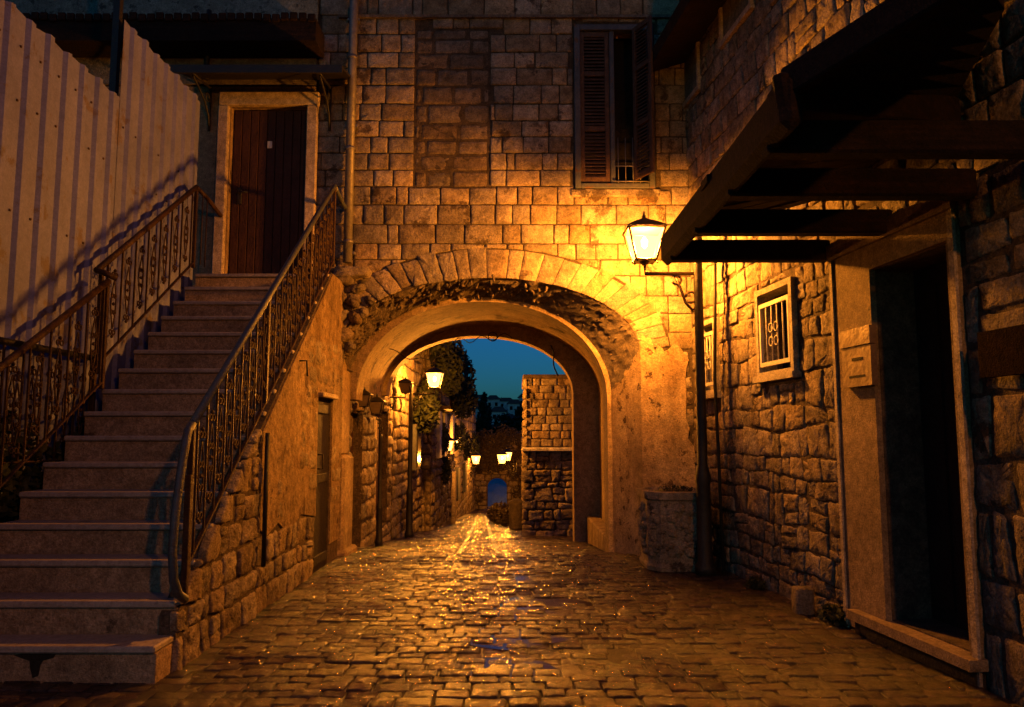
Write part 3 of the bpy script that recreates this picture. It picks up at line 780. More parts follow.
pl = thing('stone_planter', 'octagonal carved stone planter standing beside the lamp post', 'planter', (1.68, 8.2, 0))
q = MB()
PLN = [(-.20,-.38),(.25,-.38),(.33,-.30),(.33,.24),(.22,.38),(-.20,.38),(-.31,.24),(-.31,-.22)]
rings = []
for sc_, z in ((1.0, 0), (1.03, .04), (.97, .07), (.97, .68), (1.05, .70), (1.07, .77), (.9, .775), (.88, .70)):
    rings.append(q.pts([(1.665+x*sc_, 8.20+y_*sc_, z) for x, y_ in PLN]))
for A, B in zip(rings, rings[1:]):
    for k in range(8): q.face((A+k, A+(k+1) % 8, B+(k+1) % 8, B+k), 0)
q.face(tuple(rings[0]+k for k in reversed(range(8))), 0); q.face(tuple(rings[-1]+k for k in range(8)), 0)
for (xa, ya), (xb, yb) in zip(PLN, PLN[1:]+PLN[:1]):
    a_, b_ = Vector((1.665+xa*.97, 8.20+ya*.97, 0)), Vector((1.665+xb*.97, 8.20+yb*.97, 0))
    tg = (b_-a_); ln = tg.length; tg.normalize(); nrm = Vector((tg.y, -tg.x, 0))
    FQ = lambda u, v, w, nrm=nrm, tg=tg, a_=a_: a_+nrm*w+tg*u+Vector((0, 0, v))
    for j in range(int(ln*110)):
        u, v = rnd.uniform(.05, ln-.05), rnd.uniform(.14, .62); a = rnd.uniform(.02, .055)
        q.stone([(u-a, v-a*.6), (u+a, v-a), (u+a*.7, v+a), (u-a, v+a*.8)], FQ, -.01, rnd.uniform(.018, .042), bev=.018, rough=.006, seg=.03, tilt=.3)
q.build('pot', 'planter', pl)
q = MB(); q.lathe((1.67, 8.2, .70), [(.24, 0), (.25, .045), (.1, .08)], 10); q.build('soil', 'gap', pl)
def leaves(q, c, rx, ry, rz, n, s0, s1, shell=.3, rr=None):
    rr = rr or rnd
    for _ in range(n):
        while True:
            p = Vector((rr.uniform(-1,1), rr.uniform(-1,1), rr.uniform(-1,1)))
            if shell < p.length < 1: break
        p = Vector((p.x*rx, p.y*ry, p.z*rz)) + Vector(c)
        s = rr.uniform(s0, s1); a = Vector((rr.gauss(0,1), rr.gauss(0,1), rr.gauss(0,1))).normalized(); b = a.orthogonal().normalized()
        i = q.pts([p-a*s, p+b*s*.45, p+a*s, p-b*s*.45]); q.face((i, i+1, i+2, i+3), 0)
q = MB(); leaves(q, (1.70, 8.15, .785), .2, .22, .03, 140, .012, .025, 0); q.build('weeds', 'leaf', pl)

q = MB(); q.stone([(2.13, 6.0), (2.27, 6.0), (2.27, 6.13), (2.13, 6.13)], FG, -.02, .19, bev=.015, rough=.004, seg=.07)
prop(q.build('stone_block', 'infill'), 'small squared stone block on the cobbles at the foot of the rubble wall', 'stone block')
for (x, y_, s, lb) in ((2.33, 5.72, .10, 'dark weed sprouting between the stone block and the doorway step'), (2.16, 7.0, .07, 'low dark weed at the foot of the wall behind the lamp post')):
    q = MB(); leaves(q, (x-.03, y_, s*.5), s, s*1.3, s*.8, 260, .02, .045, 0)
    prop(q.build('weed', 'leaf'), lb, 'weed')
# ------------------------------------------------------------------ staircase
NR, RZ, TY, Y0 = 16, .19, .25, 4.40
stc = thing('stone_staircase', 'wide stone outdoor staircase of sixteen steps climbing to the brown door', 'staircase', (-2.6, 4.4, 0))
XR_, XL_ = -1.93, -3.36
for i in range(NR):
    y0 = Y0+TY*i; z1 = RZ*(i+1); z0 = 0 if i == 0 else RZ*i-.0
    y1 = (y0+TY+.10) if i < NR-1 else 8.76
    xr = XR_ - .01
    q = MB(); q.box(((xr+XL_)/2, (y0+y1)/2, (max(z0-.02, -.03)+z1-.042)/2), (xr-XL_, y1-y0, z1-.042-max(z0-.02, -.03)), 0, bev=.004)
    if i == 0:
        P_ = [(-2.61,.02),(-2.57,.03),(-2.565,.09),(-2.55,.112),(-2.50,.125),(-2.485,.145),(-2.56,.149),(-2.66,.149),(-2.72,.140),(-2.68,.125),(-2.625,.11),(-2.62,.07)]
        P_ = [(a_+rnd.uniform(-.006, .006), b_) for a_, b_ in P_]
        k_ = q.pts([(a_, y0-.0025, b_) for a_, b_ in P_]); q.face(tuple(k_+t_ for t_ in range(len(P_))), 1)
    st = q.build('step', ['step', 'stain_and_shade'], stc)
    q = MB(); yb = y0+TY-.002 if i < NR-1 else 8.76
    q.box(((xr+XL_)/2, (y0-.025+yb)/2, z1-.021+rnd.uniform(-.002, .002)), (xr-XL_, yb-y0+.025, .038), 0, bev=.009)
    q.build('tread', 'tread', st)
# solid core under the steps
q = MB()
core = [(Y0+.12, -.2)]
for i in range(NR): core += [(Y0+TY*i+.12, RZ*(i+1)-.06-.0), (Y0+TY*(i+1)+.12, RZ*(i+1)-.06)]
core = [p if p[0] < 8.75 else (8.75, p[1]) for p in core]
core.append((8.75, -.2))
q.prism(core, lambda u, v, w: Vector((w, u, v)), XL_+.02, XR_-.03); q.build('core', 'deep', stc)

# wall carrying the staircase along the lane
sw = thing('stair_side_wall', 'rubble and ochre plaster wall under the staircase railing', 'wall', (-1.9, 6.5, 0))
FW = lambda u, v, w: Vector((-1.93+w, u, v))
def stz(y): return min(max((y-Y0)/TY*RZ+.15, .02), 3.08)
GD = (7.74, 8.32, -.02, 1.70)
q = MB()
q.slab([(4.62, -.3), (GD[0], -.3), (GD[0], GD[3]), (GD[1], GD[3]), (GD[1], -.3), (8.79, -.3), (8.79, 3.06), (8.20, 3.06), (4.62, .30)], [], FW, -.1, 0, 0, 0)
cw = [lambda P: clip_half(P, 4.6, .34, .605, -.796), lambda P: clip_rect(P, (GD[0]-.03, GD[1]+.03, -.3, GD[3]+.06)), lambda P: clip_half(P, 6.02, 0, -1, 0) if sum(p[1] for p in P)/len(P) > .62 else P]
for P in courses(4.6, 7.7, -.05, 1.7, .15, .25, .15, .34, .02, .014, cw, wave=.05, split=.15, skew=.02):
    q.stone(P, FW, -.03, rnd.uniform(.010, .030), bev=.012, rough=.009, mi=1, seg=.045, tilt=.10)
cw2 = [lambda P: clip_half(P, 4.6, .34, .605, -.796), lambda P: clip_rect(P, (GD[0]-.03, GD[1]+.03, -.3, GD[3]+.06)), lambda P: clip_half(P, 6.45, 0, 1, 0)]
for P in courses(6.2, 8.79, .6, 2.3, .15, .24, .15, .32, .02, .014, cw2, wave=.05, split=.15, skew=.02):
    if noise.noise(Vector((P[0][0]*1.1, P[0][1]*1.1, 4))) > -.05:
        q.stone(P, FW, -.03, rnd.uniform(.014, .028), bev=.02, rough=.008, mi=1, seg=.06, tilt=.06)
q.build('stonework', ['deep', 'rubble'], sw)
q = MB()
P = [(6.03, 1.36), (6.03, .62), (6.2, .55), (6.5, .62), (6.8, .5), (7.2, .62), (7.72, .55), (7.72, 1.76), (8.34, 1.76), (8.34, .2), (8.79, .2), (8.79, 3.05), (8.22, 3.05)]
q.slab(P, [], FW, -.02, .016, 0, 0)
q.build('plaster', 'rough_plaster', sw)
q = MB()
q.tube([FW(6.0, .35, .06), FW(6.0, 1.35, .06)], .018, 8); q.build('iron_pipe', 'black', sw)
q = MB(); q.tube([FW(7.0, 2.0, .0), FW(7.0, 2.0, .08), FW(7.0, 1.86, .09)], .009, 6); q.build('iron_hook', 'black', sw)
q = MB(); q.box(FW(8.03, .82, -.04), (.05, .60, 1.72), 0, bev=.006)
for z in (.1, .9, 1.6): q.box(FW(8.03, z, -.008), (.02, .54, .09), 0, bev=.004)
q.tube([FW(7.82, 1.0, .0), FW(7.82, 1.0, .05), FW(7.82, 1.14, .05), FW(7.82, 1.14, .0)], .008, 5)
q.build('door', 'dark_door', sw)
q = MB(); q.box(FW(8.03, 1.735, .03), (.09, .66, .05), 0, bev=.01); q.build('lintel', 'surround', sw)

# ------------------------------------------------------------------ iron railings
def baluster_mesh(h):
    q = MB(); q.box((0, 0, h/2), (.013, .013, h), 0); o = q.build('baluster', 'iron'); me = o.data; bpy.data.objects.remove(o); return me
def scroll_mesh():
    q = MB()
    for s in (-1, 1):
        q.tube([(0, s*.040*math.sin(math.pi*k/10)*(1 if True else 0), .16+.42*k/10) for k in range(11)], .006, 5)
        for zc, rr_ in ((.62, .020), (.44, .018), (.30, .018), (.13, .020)):
            q.tube([(0, s*(.024)+rr_*math.cos(k*.785), zc+rr_*math.sin(k*.785)) for k in range(8)], .0065, 5, closed=True)
    for zc in (.37, .655, .095): q.lathe((0, 0, zc-.014), [(.006, 0), (.016, .014), (.006, .028)], 6)
    o = q.build('scroll', 'iron'); me = o.data; bpy.data.objects.remove(o); return me
BAL = baluster_mesh(.80); SCR = scroll_mesh(); BALS = baluster_mesh(.72)
def inst(me, name, root, p):
    o = bpy.data.objects.new(name, me); COL.objects.link(o); o.parent = root
    o.location = Vector(p)-root.location; return o
def railing(label, X, y0, z0, y1, z1, posts, first_y, step=.105, scr_every=2, name='iron_railing', hr='iron', me=BAL, scro=True, hh=.82, lift=0):
    """z0,z1 are handrail heights at y0,y1"""
    root = thing(name, label, 'railing', (X, y0, z0-.9))
    zt = lambda y: z0+(z1-z0)*(y-y0)/(y1-y0)
    q = MB(); q.tube([(X, y0, zt(y0)), (X, y1, zt(y1))], .026, 8); ho = q.build('handrail', hr, root)
    q = MB(); bar(q, (X, y0, zt(y0)-hh), (X, y1, zt(y1)-hh), .035, .014); q.build('bottom_rail', 'iron', root)
    for yp, dz in posts:
        q = MB(); q.box((X, yp, zt(yp)-(hh+dz)/2-.01), (.034, .034, hh+dz), 0, bev=.004); q.build('post', 'iron', root)
    y, i = first_y, 0
    while y < y1-.03:
        if i % scr_every == 0 or not scro: inst(me, 'baluster', root, (X, y, zt(y)-hh))
        elif scro:
            inst(me, 'baluster', root, (X, y, zt(y)-hh)) if False else inst(SCR, 'scroll', root, (X, y, zt(y)-hh+.02))
        y += step; i += 1
    return root, zt
# right-hand railing of the stair: dense
rr_, zr = railing('long iron stair railing on the right side of the steps, ending in a curled foot', -1.90, 4.66, 1.40, 8.12, 3.99, ((4.66, .05), (6.0, .0), (7.2, .0), (8.12, .05)), 4.74, .073, hr='rail_blue')
q = MB()
q.tube([(-1.90, 8.12, 3.99), (-1.90, 8.24, 3.97), (-1.90, 8.52, 3.92), (-1.90, 8.78, 3.91)], .024, 8); q.build('wall_rail', 'rail_blue', rr_)
q = MB()
q.tube([(-1.90, 4.68, 1.415), (-1.905, 4.61, 1.36), (-1.91, 4.56, 1.18), (-1.915, 4.51, .9), (-1.915, 4.49, .68), (-1.91, 4.51, .52), (-1.90, 4.56, .43), (-1.89, 4.63, .39)], .026, 8)
q.build('curled_foot', 'rail_blue', rr_)
q = MB(); q.box((-1.90, 4.64, .74), (.036, .036, .72), 0, bev=.004); q.build('post', 'iron', rr_)
# left-hand railing, upper run
lu, zl = railing('upper run of iron scrollwork railing on the left side of the steps', -3.37, 6.22, 2.66, 8.10, 3.97, ((6.30, .06), (8.10, .05)), 6.40, .115)
q = MB(); q.tube([(-3.37, 8.10, 3.97), (-3.34, 8.30, 3.92), (-3.33, 8.74, 3.82)], .024, 8)
for y_ in (8.22, 8.34): q.tube([(-3.345, y_, 3.15), (-3.345, y_, 3.93)], .007, 5)
q.build('wall_rail', 'iron', lu)
q = MB(); q.tube([(-3.37, 6.22, 2.66), (-3.30, 6.20, 2.64), (-3.22, 6.26, 2.60)], .024, 8); q.build('rail_return', 'iron', lu)
# left-hand railing, lower run
ll, z2 = railing('lower run of iron railing at the left foot of the steps', -3.34, 3.9, 1.02, 6.36, 2.60, ((6.34, .05), (4.9, 0)), 4.0, .115)
# level terrace rail outside it
lt, z3 = railing('level black iron rail behind the lower stair railing', -3.44, 4.0, 1.97, 6.42, 1.96, ((4.1, 0), (6.40, 0)), 4.15, .11, hr='black', me=BAL)

# ------------------------------------------------------------------ corrugated fence
q = MB(); q.box((.003, 0, 0), (.012, .018, .018), 0, bev=.004); _o = q.build('screw', 'iron'); SCREW = _o.data; bpy.data.objects.remove(_o)
def fence(label, y0, y1, ztop, zbot=0.0, wob=0):
    q = MB(); X = -3.52
    prof = []; y = y0
    per = .235
    while y < y1-.01:
        for dy, dx in ((0, 0), (.11, 0), (.135, .029), (.185, .029), (.21, 0)):
            if y+dy <= y1: prof.append((X+dx, y+dy))
        y += per
    prof.append((X, y1))
    a = q.pts([(x, yy, zbot) for x, yy in prof]); b = q.pts([(x, yy, ztop+.012*math.sin(yy*17)) for x, yy in prof])
    c = q.pts([(x-.004, yy, zbot) for x, yy in prof]); d = q.pts([(x-.004, yy, ztop+.012*math.sin(yy*17)) for x, yy in prof])
    for i in range(len(prof)-1):
        q.face((a+i, a+i+1, b+i+1, b+i), 0); q.face((c+i+1, c+i, d+i, d+i+1), 0); q.face((b+i, b+i+1, d+i+1, d+i), 0)
    root = thing('corrugated_fence', label, 'fence', (X, y0, zbot), 'corrugated metal fence panels')
    q.build('sheet', 'fence', root)
    y = y0+.07
    while y < y1:
        for z in (1.9, 2.9, 3.7, 4.1):
            if z < ztop-.1 and rnd.random() < .5:
                o = bpy.data.objects.new('screw', SCREW); COL.objects.link(o); o.parent = root; o.location = Vector((X+.002, y, z))-root.location
        y += per
    q = MB(); q.box((X-.06, y1-.06, (ztop+zbot)/2+.0), (.06, .06, ztop-zbot-.05), 0)
    q.build('frame_post', 'black', root)
    return root
fence('long lower panel of pale corrugated metal fence at the left edge', 2.2, 6.72, 4.34)
fence('taller panel of pale corrugated metal fence next to the stair-top door', 6.73, 8.46, 5.08)
q = MB(); q.box((-3.62, 6.80, 3.3), (.06, .06, 6.6), 0); prop(q.build('fence_pole', 'black'), 'tall black pole behind the joint of the two fence panels', 'pole')
q = MB(); r9 = random.Random(3)
for k in range(26):
    y = 4.0+2.6*k/26; top = 1.45+.12*math.sin(y*5)
    leaves(q, (-3.45, y, top/2), .045, .12, top/2, 120, .03, .06, 0, r9)
iv = thing('ivy', 'dark ivy growing up the foot of the corrugated fence behind the railing', 'ivy', (-3.45, 5.3, 0))
q.build('foliage', 'leaf', iv)
q = MB()
for k in range(12): q.tube([(-3.49, 4.1+k*.21, 0), (-3.475, 4.15+k*.21+r9.uniform(-.1,.1), .7), (-3.48, 4.1+k*.21+r9.uniform(-.15,.15), 1.4)], .008, 5)
q.build('stem', 'bark', iv)

# ================================================================== lamps
def lantern_mesh(q_frame, q_pane, q_cap, c, wt=.36, wb=.20, h=.40):
    x, y, z = c
    # c = centre of the bottom
    def ringp(w, zz): return [Vector((x+sx*w/2, y+sy*w/2, z+zz)) for sx, sy in ((-1,-1),(1,-1),(1,1),(-1,1))]
    B, T = ringp(wb, 0), ringp(wt, h)
    for i in range(4):
        q_frame.tube([B[i], T[i]], wt*.033, 5); q_frame.tube([B[i], B[(i+1) % 4]], wt*.030, 5); q_frame.tube([T[i], T[(i+1) % 4]], wt*.036, 5)
    b2, t2 = ringp(wb*.93, .01), ringp(wt*.93, h-.01)
    for i in range(4):
        j = (i+1) % 4; k = q_pane.pts([b2[i], b2[j], t2[j], t2[i]]); q_pane.face((k, k+1, k+2, k+3), 0)
    s = wt
    q_cap.lathe((x, y, z+h+.004), [(s*.80, 0), (s*.78, s*.03), (s*.45, s*.19), (s*.14, s*.31), (s*.09, s*.33), (s*.10, s*.35), (s*.04, s*.37)], 4, 0, False, ph=R(45))
    q_cap.lathe((x, y, z+h+s*.36), [(s*.03, 0), (s*.065, s*.06), (s*.03, s*.11), (s*.02, s*.2)], 8)
    q_frame.lathe((x, y, z-s*.12), [(s*.03, 0), (s*.10, s*.03), (s*.16, s*.10), (s*.26, s*.115)], 8)
    q_frame.box((x, y, z-s*.01), (wb*1.05, wb*1.05, s*.03), 0)  # bottom plate added to stop light falling straight down
    for k in range(8):
        a = k*math.pi/4; q_frame.lathe((x+wb*.62*math.cos(a), y+wb*.62*math.sin(a), z-s*.06), [(s*.01, 0), (s*.035, s*.03), (s*.01, s*.06)], 6)
def lamp_light(name, root, loc, power, radius=.05):
    l = bpy.data.lights.new(name, 'POINT'); l.energy = power; l.color = SODIUM; l.shadow_soft_size = radius
    o = bpy.data.objects.new(name, l); COL.objects.link(o); o.parent = root; o.location = Vector(loc); return o
def street_lamp(label, base, H_l, side, reach, size, power, lit=True, name='street_lamp', glow='glow', group=None, ang=0, post=True, post_extra=.3, cmat='black'):
    """lantern bottom at height H_l above the base, reaching `reach` to the side of the post"""
    root = thing(name, label, 'street lamp', base, group)
    s = size/.36
    if post:
        q = MB(); top = H_l+post_extra
        q.lathe((0, 0, 0), [(.10*s, 0), (.10*s, .07), (.075*s, .12), (.070*s, .86*s), (.078*s, .89*s), (.076*s, .94*s), (.050*s, 1.04*s), (.044*s, top-.05), (.052*s, top-.04), (.052*s, top), (.02*s, top+.03)], 14)
        q.build('post', 'black', root, local=True)
    d = Vector((math.cos(ang)*side, math.sin(ang), 0))
    zb = H_l-.13*s
    q = MB(); q.tube([Vector((0, 0, zb)), d*reach+Vector((0, 0, zb)), d*reach+Vector((0, 0, zb+.10*s))], .019*s, 7)
    q.tube([d*.02+Vector((0, 0, zb-.42*s)), d*.02+Vector((0,0,zb+.05*s))], .010*s, 6)
    # S-scroll under the bracket
    P = []
    for k in range(10):
        a = k/9*math.pi*1.6; rr = .035*s+.006*s*k*.6
        P.append(d*(reach*.42+rr*math.cos(math.pi*.9-a)*-1)+Vector((0, 0, zb-.07*s+rr*math.sin(math.pi*.9-a)*-.9)))
    q.tube(P, .014*s, 6)
    q.tube([d*(reach*.44)+Vector((0,0,zb-.02*s)), d*(reach*.34)+Vector((0,0,zb-.14*s)), d*(reach*.24)+Vector((0,0,zb-.30*s)), d*(reach*.12)+Vector((0,0,zb-.37*s)), d*.02+Vector((0,0,zb-.33*s))], .015*s, 6)
    q.tube([d*(reach*.14+.055*s*math.cos(k*.6))+Vector((0, 0, zb-.24*s+.055*s*math.sin(k*.6))) for k in range(10)], .014*s, 6)
    q.build('bracket', cmat, root, local=True)
    fr, pa, ca = MB(), MB(), MB()
    c = d*reach; c = (c.x, c.y, H_l)
    lantern_mesh(fr, pa, ca, c, size, size*.56, size*.86)
    f_ = fr.build('lantern', cmat, root, local=True)
    pa.build('pane', glow if lit else 'pane', f_, local=True); ca.build('cap', 'copper' if cmat != 'black' else 'black', f_, local=True)
    if lit:
        b = MB(); b.lathe((c[0], c[1], H_l+size*.35), [(.01, 0), (.03*s, .03*s), (.035*s, .08*s), (.01, .12*s)], 8); b.build('bulb', 'bulb', f_, local=True)
        lamp_light('lamp_light', root, (c[0], c[1], H_l+size*.44), power, .08*s)
    return root
street_lamp('lit street lamp on the black post at the right, by the planter and canopy', (1.865, 7.70, 0), 3.075, -1, .53, .36, 2300, cmat='copper', post_extra=.25)
street_lamp('lit lamp on a black post at the left just beyond the archway', (-1.80, 13.9, gz(13.9)), 2.62, 1, .42, .30, 1700, group=None, post_extra=.05)
street_lamp('unlit lamp on a short black post inside the passage at the left', (-1.80, 10.75, gz(10.75)), 1.78, -1, .06, .20, 0, lit=False, post_extra=-.30)
street_lamp('small unlit lantern on the passage wall, nearest the archway', (-1.98, 9.95, 0), 1.70, 1, .10, .17, 0, lit=False, name='wall_lantern', post=False)
street_lamp('unlit black lantern on the wall at the far end of the passage', (-2.0, 12.75, 0), 2.02, 1, .26, .20, 0, lit=False, name='wall_lantern', post=False)
street_lamp('lit lamp on the black post down the lane at the left', (-1.86, 21.5, gz(21.5)), 2.0, 1, .12, .32, 600, glow='glow_far', post_extra=0)
street_lamp('lit lantern on the left house wall just beyond the down-lane post', (-2.05, 25.5, gz(25.5)), 2.36, 1, .25, .36, 600, glow='glow_far', post=False, name='wall_lantern')
street_lamp('lit lantern farthest down the lane on the left', (-1.85, 35, gz(35)), 2.13, 1, .25, .42, 800, glow='glow_far', post=False, name='wall_lantern')
street_lamp('lit lantern on the right wall down the lane, the lower of the pair', (.08, 27, gz(27)), 1.87, -1, .42, .36, 600, glow='glow_far', post=False, name='wall_lantern')
street_lamp('lit lantern on the right wall down the lane, the higher of the pair', (.22, 34, gz(34)), 2.24, -1, .42, .42, 700, glow='glow_far', post=False, name='wall_lantern')

street_lamp('assumed lit street lamp, added out of view back up the lane behind the viewpoint', (3.05, -2.2, 0), 4.3, -1, .5, .36, 1050, cmat='copper', post_extra=.25)  # added unseen lamp, assumed from the warm light on risers and right-hand stones
# ================================================================== beyond the arch: left side
def box_house(name, label, X0, X1, Y0_, Y1_, H_, stone=True, hmin=.16, hmax=.26, cat='house'):
    root = thing(name, label, cat, ((X0+X1)/2, (Y0_+Y1_)/2, gz(Y0_)))
    return root
def lane_wall(root, X, y0, y1, H_, mi='rubble', side=1, front=True, depth=3, skip=(), scale=1.0):
    """long rubble wall along the lane; side=+1 faces +X"""
    q = MB(); zb = gz(y1)-.3; top = gz(y0)+H_
    x0, x1 = (X-depth, X) if side > 0 else (X, X+depth)
    q.box(((x0+x1)/2, (y0+y1)/2, (zb+top)/2), (x1-x0, y1-y0, top-zb), 0)
    FX = lambda u, v, w: Vector((X+side*w, u, v))
    cl = [lambda P, r=r: clip_rect(P, r) for r in skip]
    for P in courses(y0, y1, gz(y1)-.1, top, .17*scale, .27*scale, .2*scale, .45*scale, .025, .018, cl, wave=.05, skew=.02):
        q.stone(P, FX, -.02, rnd.uniform(.02, .06), bev=.03, rough=.012, mi=1, seg=.16, tilt=.08)
    if front:
        FY = lambda u, v, w: Vector((u, y0-w, v))
        a, b = (X-min(depth, 1.5), X) if side > 0 else (X, X+min(depth, 1.5))
        for P in courses(a, b, gz(y0)-.1, top, .17*scale, .27*scale, .2*scale, .4*scale, .025, .014, [], wave=.03):
            q.stone(P, FY, -.02, rnd.uniform(.02, .05), bev=.03, rough=.01, mi=1, seg=.16, tilt=.08)
    return q.build('wall', ['deep', mi], root)
# passage side houses on the left (doors under the vault)
pw = thing('passage_house', 'stone wall with two dark doors along the left side of the passage', 'wall', (-2.1, 11, 0))
D1, D2 = (9.95, 10.75, -.2, 1.62), (11.75, 12.95, .12-.2, 1.72)
q = MB(); FX = lambda u, v, w: Vector((-2.05+w, u, v))
q.slab([(9.0, -.9), (13.3, -.9), (13.3, 3.6), (9.0, 3.6)], [rect(D1), rect(D2)], FX, -.4, 0, 0, 0)
for P in courses(9.36, 13.3, -.5, 3.5, .17, .26, .18, .4, .02, .014, [lambda P: clip_rect(P, D1), lambda P: clip_rect(P, D2)], wave=.04):
    q.stone(P, FX, -.02, rnd.uniform(.02, .05), bev=.03, rough=.01, mi=1, seg=.09, tilt=.1)
q.build('wall', ['deep', 'rubble'], pw)
for D in (D1, D2):
    q = MB(); n_ = 5
    for i in range(n_):
        wd = (D[1]-D[0])/n_; q.box(((-2.20), D[0]+wd*(i+.5), (D[2]+D[3])/2), (.05, wd-.012, D[3]-D[2]-.01), 0, bev=.005)
    q.box((-2.24, (D[0]+D[1])/2, (D[2]+D[3])/2), (.03, D[1]-D[0], D[3]-D[2]), 0)
    dd = q.build('door', 'door_wood', pw)
    q = MB(); q.box((-2.16, D[0]+.12, .8), (.03, .03, .14), 0, bev=.004); q.build('handle', 'iron', dd)
pr = thing('arch_pier', 'low plastered pier foot under the left springing of the archway', 'pier', (-1.9, 9.05, 0))
q = MB(); q.box((-1.99, 9.10, .50), (.22, .52, 1.2), 0, bev=.03); q.box((-1.97, 9.10, -.02), (.30, .58, .16), 0, bev=.03); q.build('block', 'plaster', pr)
q = MB(); q.box((-2.0, 9.10, 1.60), (.14, .46, 1.0), 0, bev=.03); q.build('shaft', 'plaster', pr)

h1 = thing('lane_house', 'tall rough stone house at the left just beyond the archway', 'house', (-3, 15, gz(15)))
lane_wall(h1, -2.02, 13.32, 17.5, 4.5)
q = MB(); q.box((-1.92, 15.6, 1.1), (.12, .62, .9), 0, bev=.01); f = q.build('window', 'frame_blue', h1)
q = MB(); q.box((-1.85, 15.6, 1.1), (.02, .5, .78), 0); q.build('pane', 'glass_dark', f)
q = MB(); q.box((-2.6, 15.4, gz(13.4)+4.55), (1.7, 4.4, .12), 0); q.build('roof', 'far_roof', h1)
h2 = thing('lane_house', 'pale stone house with a shuttered balcony behind the hanging creeper on the left', 'house', (-3, 20, gz(20)))
lane_wall(h2, -1.80, 17.52, 24.5, 4.35, scale=1.2)
q = MB(); q.box((-1.72, 20.4, 2.0), (.5, 3.2, .08), 0)
for i in range(18): q.tube([(-1.50, 18.9+i*.18, 2.04), (-1.50, 18.9+i*.18, 2.75)], .012, 5)
q.tube([(-1.50, 18.85, 2.77), (-1.50, 22, 2.77)], .02, 6); q.build('balcony', 'iron', h2)
for y_ in (18.6, 20.0, 22.6):
    q = MB(); q.box((-1.74, y_, 1.35), (.12, .55, 1.1), 0, bev=.01); f = q.build('shutter', 'white', h2)
q = MB(); q.box((-2.7, 21, gz(17.5)+4.4), (2.2, 7.1, .14), 0); q.build('roof', 'far_roof', h2)
h3 = thing('lane_house', 'farthest stone house on the left side of the lane', 'house', (-3, 30, gz(30)))
lane_wall(h3, -1.95, 24.52, 41, 4.2, scale=1.5)
q = MB(); q.box((-2.9, 33, gz(24.5)+4.25), (2.2, 17, .14), 0); q.build('roof', 'far_roof', h3)
for y_ in (27, 31):
    q = MB(); q.box((-1.86, y_, -.3), (.12, .9, 1.1), 0, bev=.01); q.build('window', 'frame_blue', h3)
# pale gate pillar beside the down-lane lamp
pg = MB(); pg.box((-1.74, 23.0, gz(23)+.75), (.22, .30, 1.5), 0, bev=.02); prop(pg.build('gate_pillar', 'surround'), 'pale plastered pillar beside the left down-lane lamp post', 'pillar')

# right side beyond the arch
tw = thing('stone_tower', 'square stone stub of wall with a white ledge behind the right side of the archway', 'wall', (1, 14.6, gz(14.5)))
q = MB(); q.box((1.25, 15.0, .6), (2.0, 1.0, 3.4), 0)
FY = lambda u, v, w: Vector((u, 14.5-w, v))
for P in courses(.25, 2.2, 1.12, 2.40, .12, .16, .16, .34, .007, .005, []): q.stone(P, FY, -.02, rnd.uniform(.010, .020), bev=.009, rough=.005, mi=2, seg=.06, tilt=.05)
q.build('core', ['deep', 'deep', 'ashlar'], tw)
q = MB()
for P in courses(.18, 2.2, -.6, 1.03, .12, .26, .12, .36, .012, .016, [], wave=.06, split=.2, skew=.03): q.stone(P, FY, -.02, rnd.uniform(.03, .065), bev=.016, rough=.012, mi=0, seg=.06, tilt=.15)
FXs = lambda u, v, w: Vector((.25-w, u, v))
for P in courses(14.45, 15.5, -.6, 2.4, .14, .22, .16, .36, .022, .012, [], wave=.03): q.stone(P, FXs, -.02, rnd.uniform(.02, .05), bev=.02, rough=.01, mi=0, seg=.12, tilt=.08)
q.build('rubble_base', 'rubble', tw)
q = MB(); q.box((1.2, 14.45, 1.075), (2.05, .22, .07), 0, bev=.015); q.build('ledge', 'chalk', tw)
q = MB(); q.box((1.25, 15.0, 2.42), (2.1, 1.1, .08), 0, bev=.02); q.build('coping', 'deep', tw)
rw = thing('lane_garden_wall', 'long lamplit garden wall on the right side of the lane', 'wall', (.4, 25, gz(25)))
lane_wall(rw, .38, 15.55, 26, 2.3, side=-1, front=False, depth=1.5, scale=1.3)
rw2 = thing('lane_garden_wall', 'far end of the right garden wall, carrying two lit lanterns', 'wall', (.5, 34, gz(30)))
lane_wall(rw2, .52, 26.05, 41, 2.7, side=-1, front=True, depth=1.5, scale=1.6)
for (x, y_, s, lb) in ((.10, 18.2, .17, 'stubby dark bollard standing by the right lane wall'),):
    q = MB(); q.lathe((x, y_, gz(y_)), [(s*.8, 0), (s, .05), (s*.9, .55), (s, .62), (s*.5, .68)], 10)
    prop(q.build('bollard', 'infill'), lb, 'bollard')
for (x, y_, lb, s) in ((-.35, 23.5, 'heap of dark potted shrubs on the right of the lane, farthest', .40), (-.10, 21.2, 'dark shrub in the lane next to the bollard', .30)):
    q = MB(); leaves(q, (x, y_, gz(y_)+s*.7), s, s, s*.8, 900, .04, .08, .2)
    t_ = thing('shrub', lb, 'shrub', (x, y_, gz(y_))); q.build('foliage', 'leaf_dry', t_)
    q = MB(); q.lathe((x, y_, gz(y_)), [(.16, 0), (.2, .25), (.18, .25)], 10); q.build('pot', 'planter', t_)
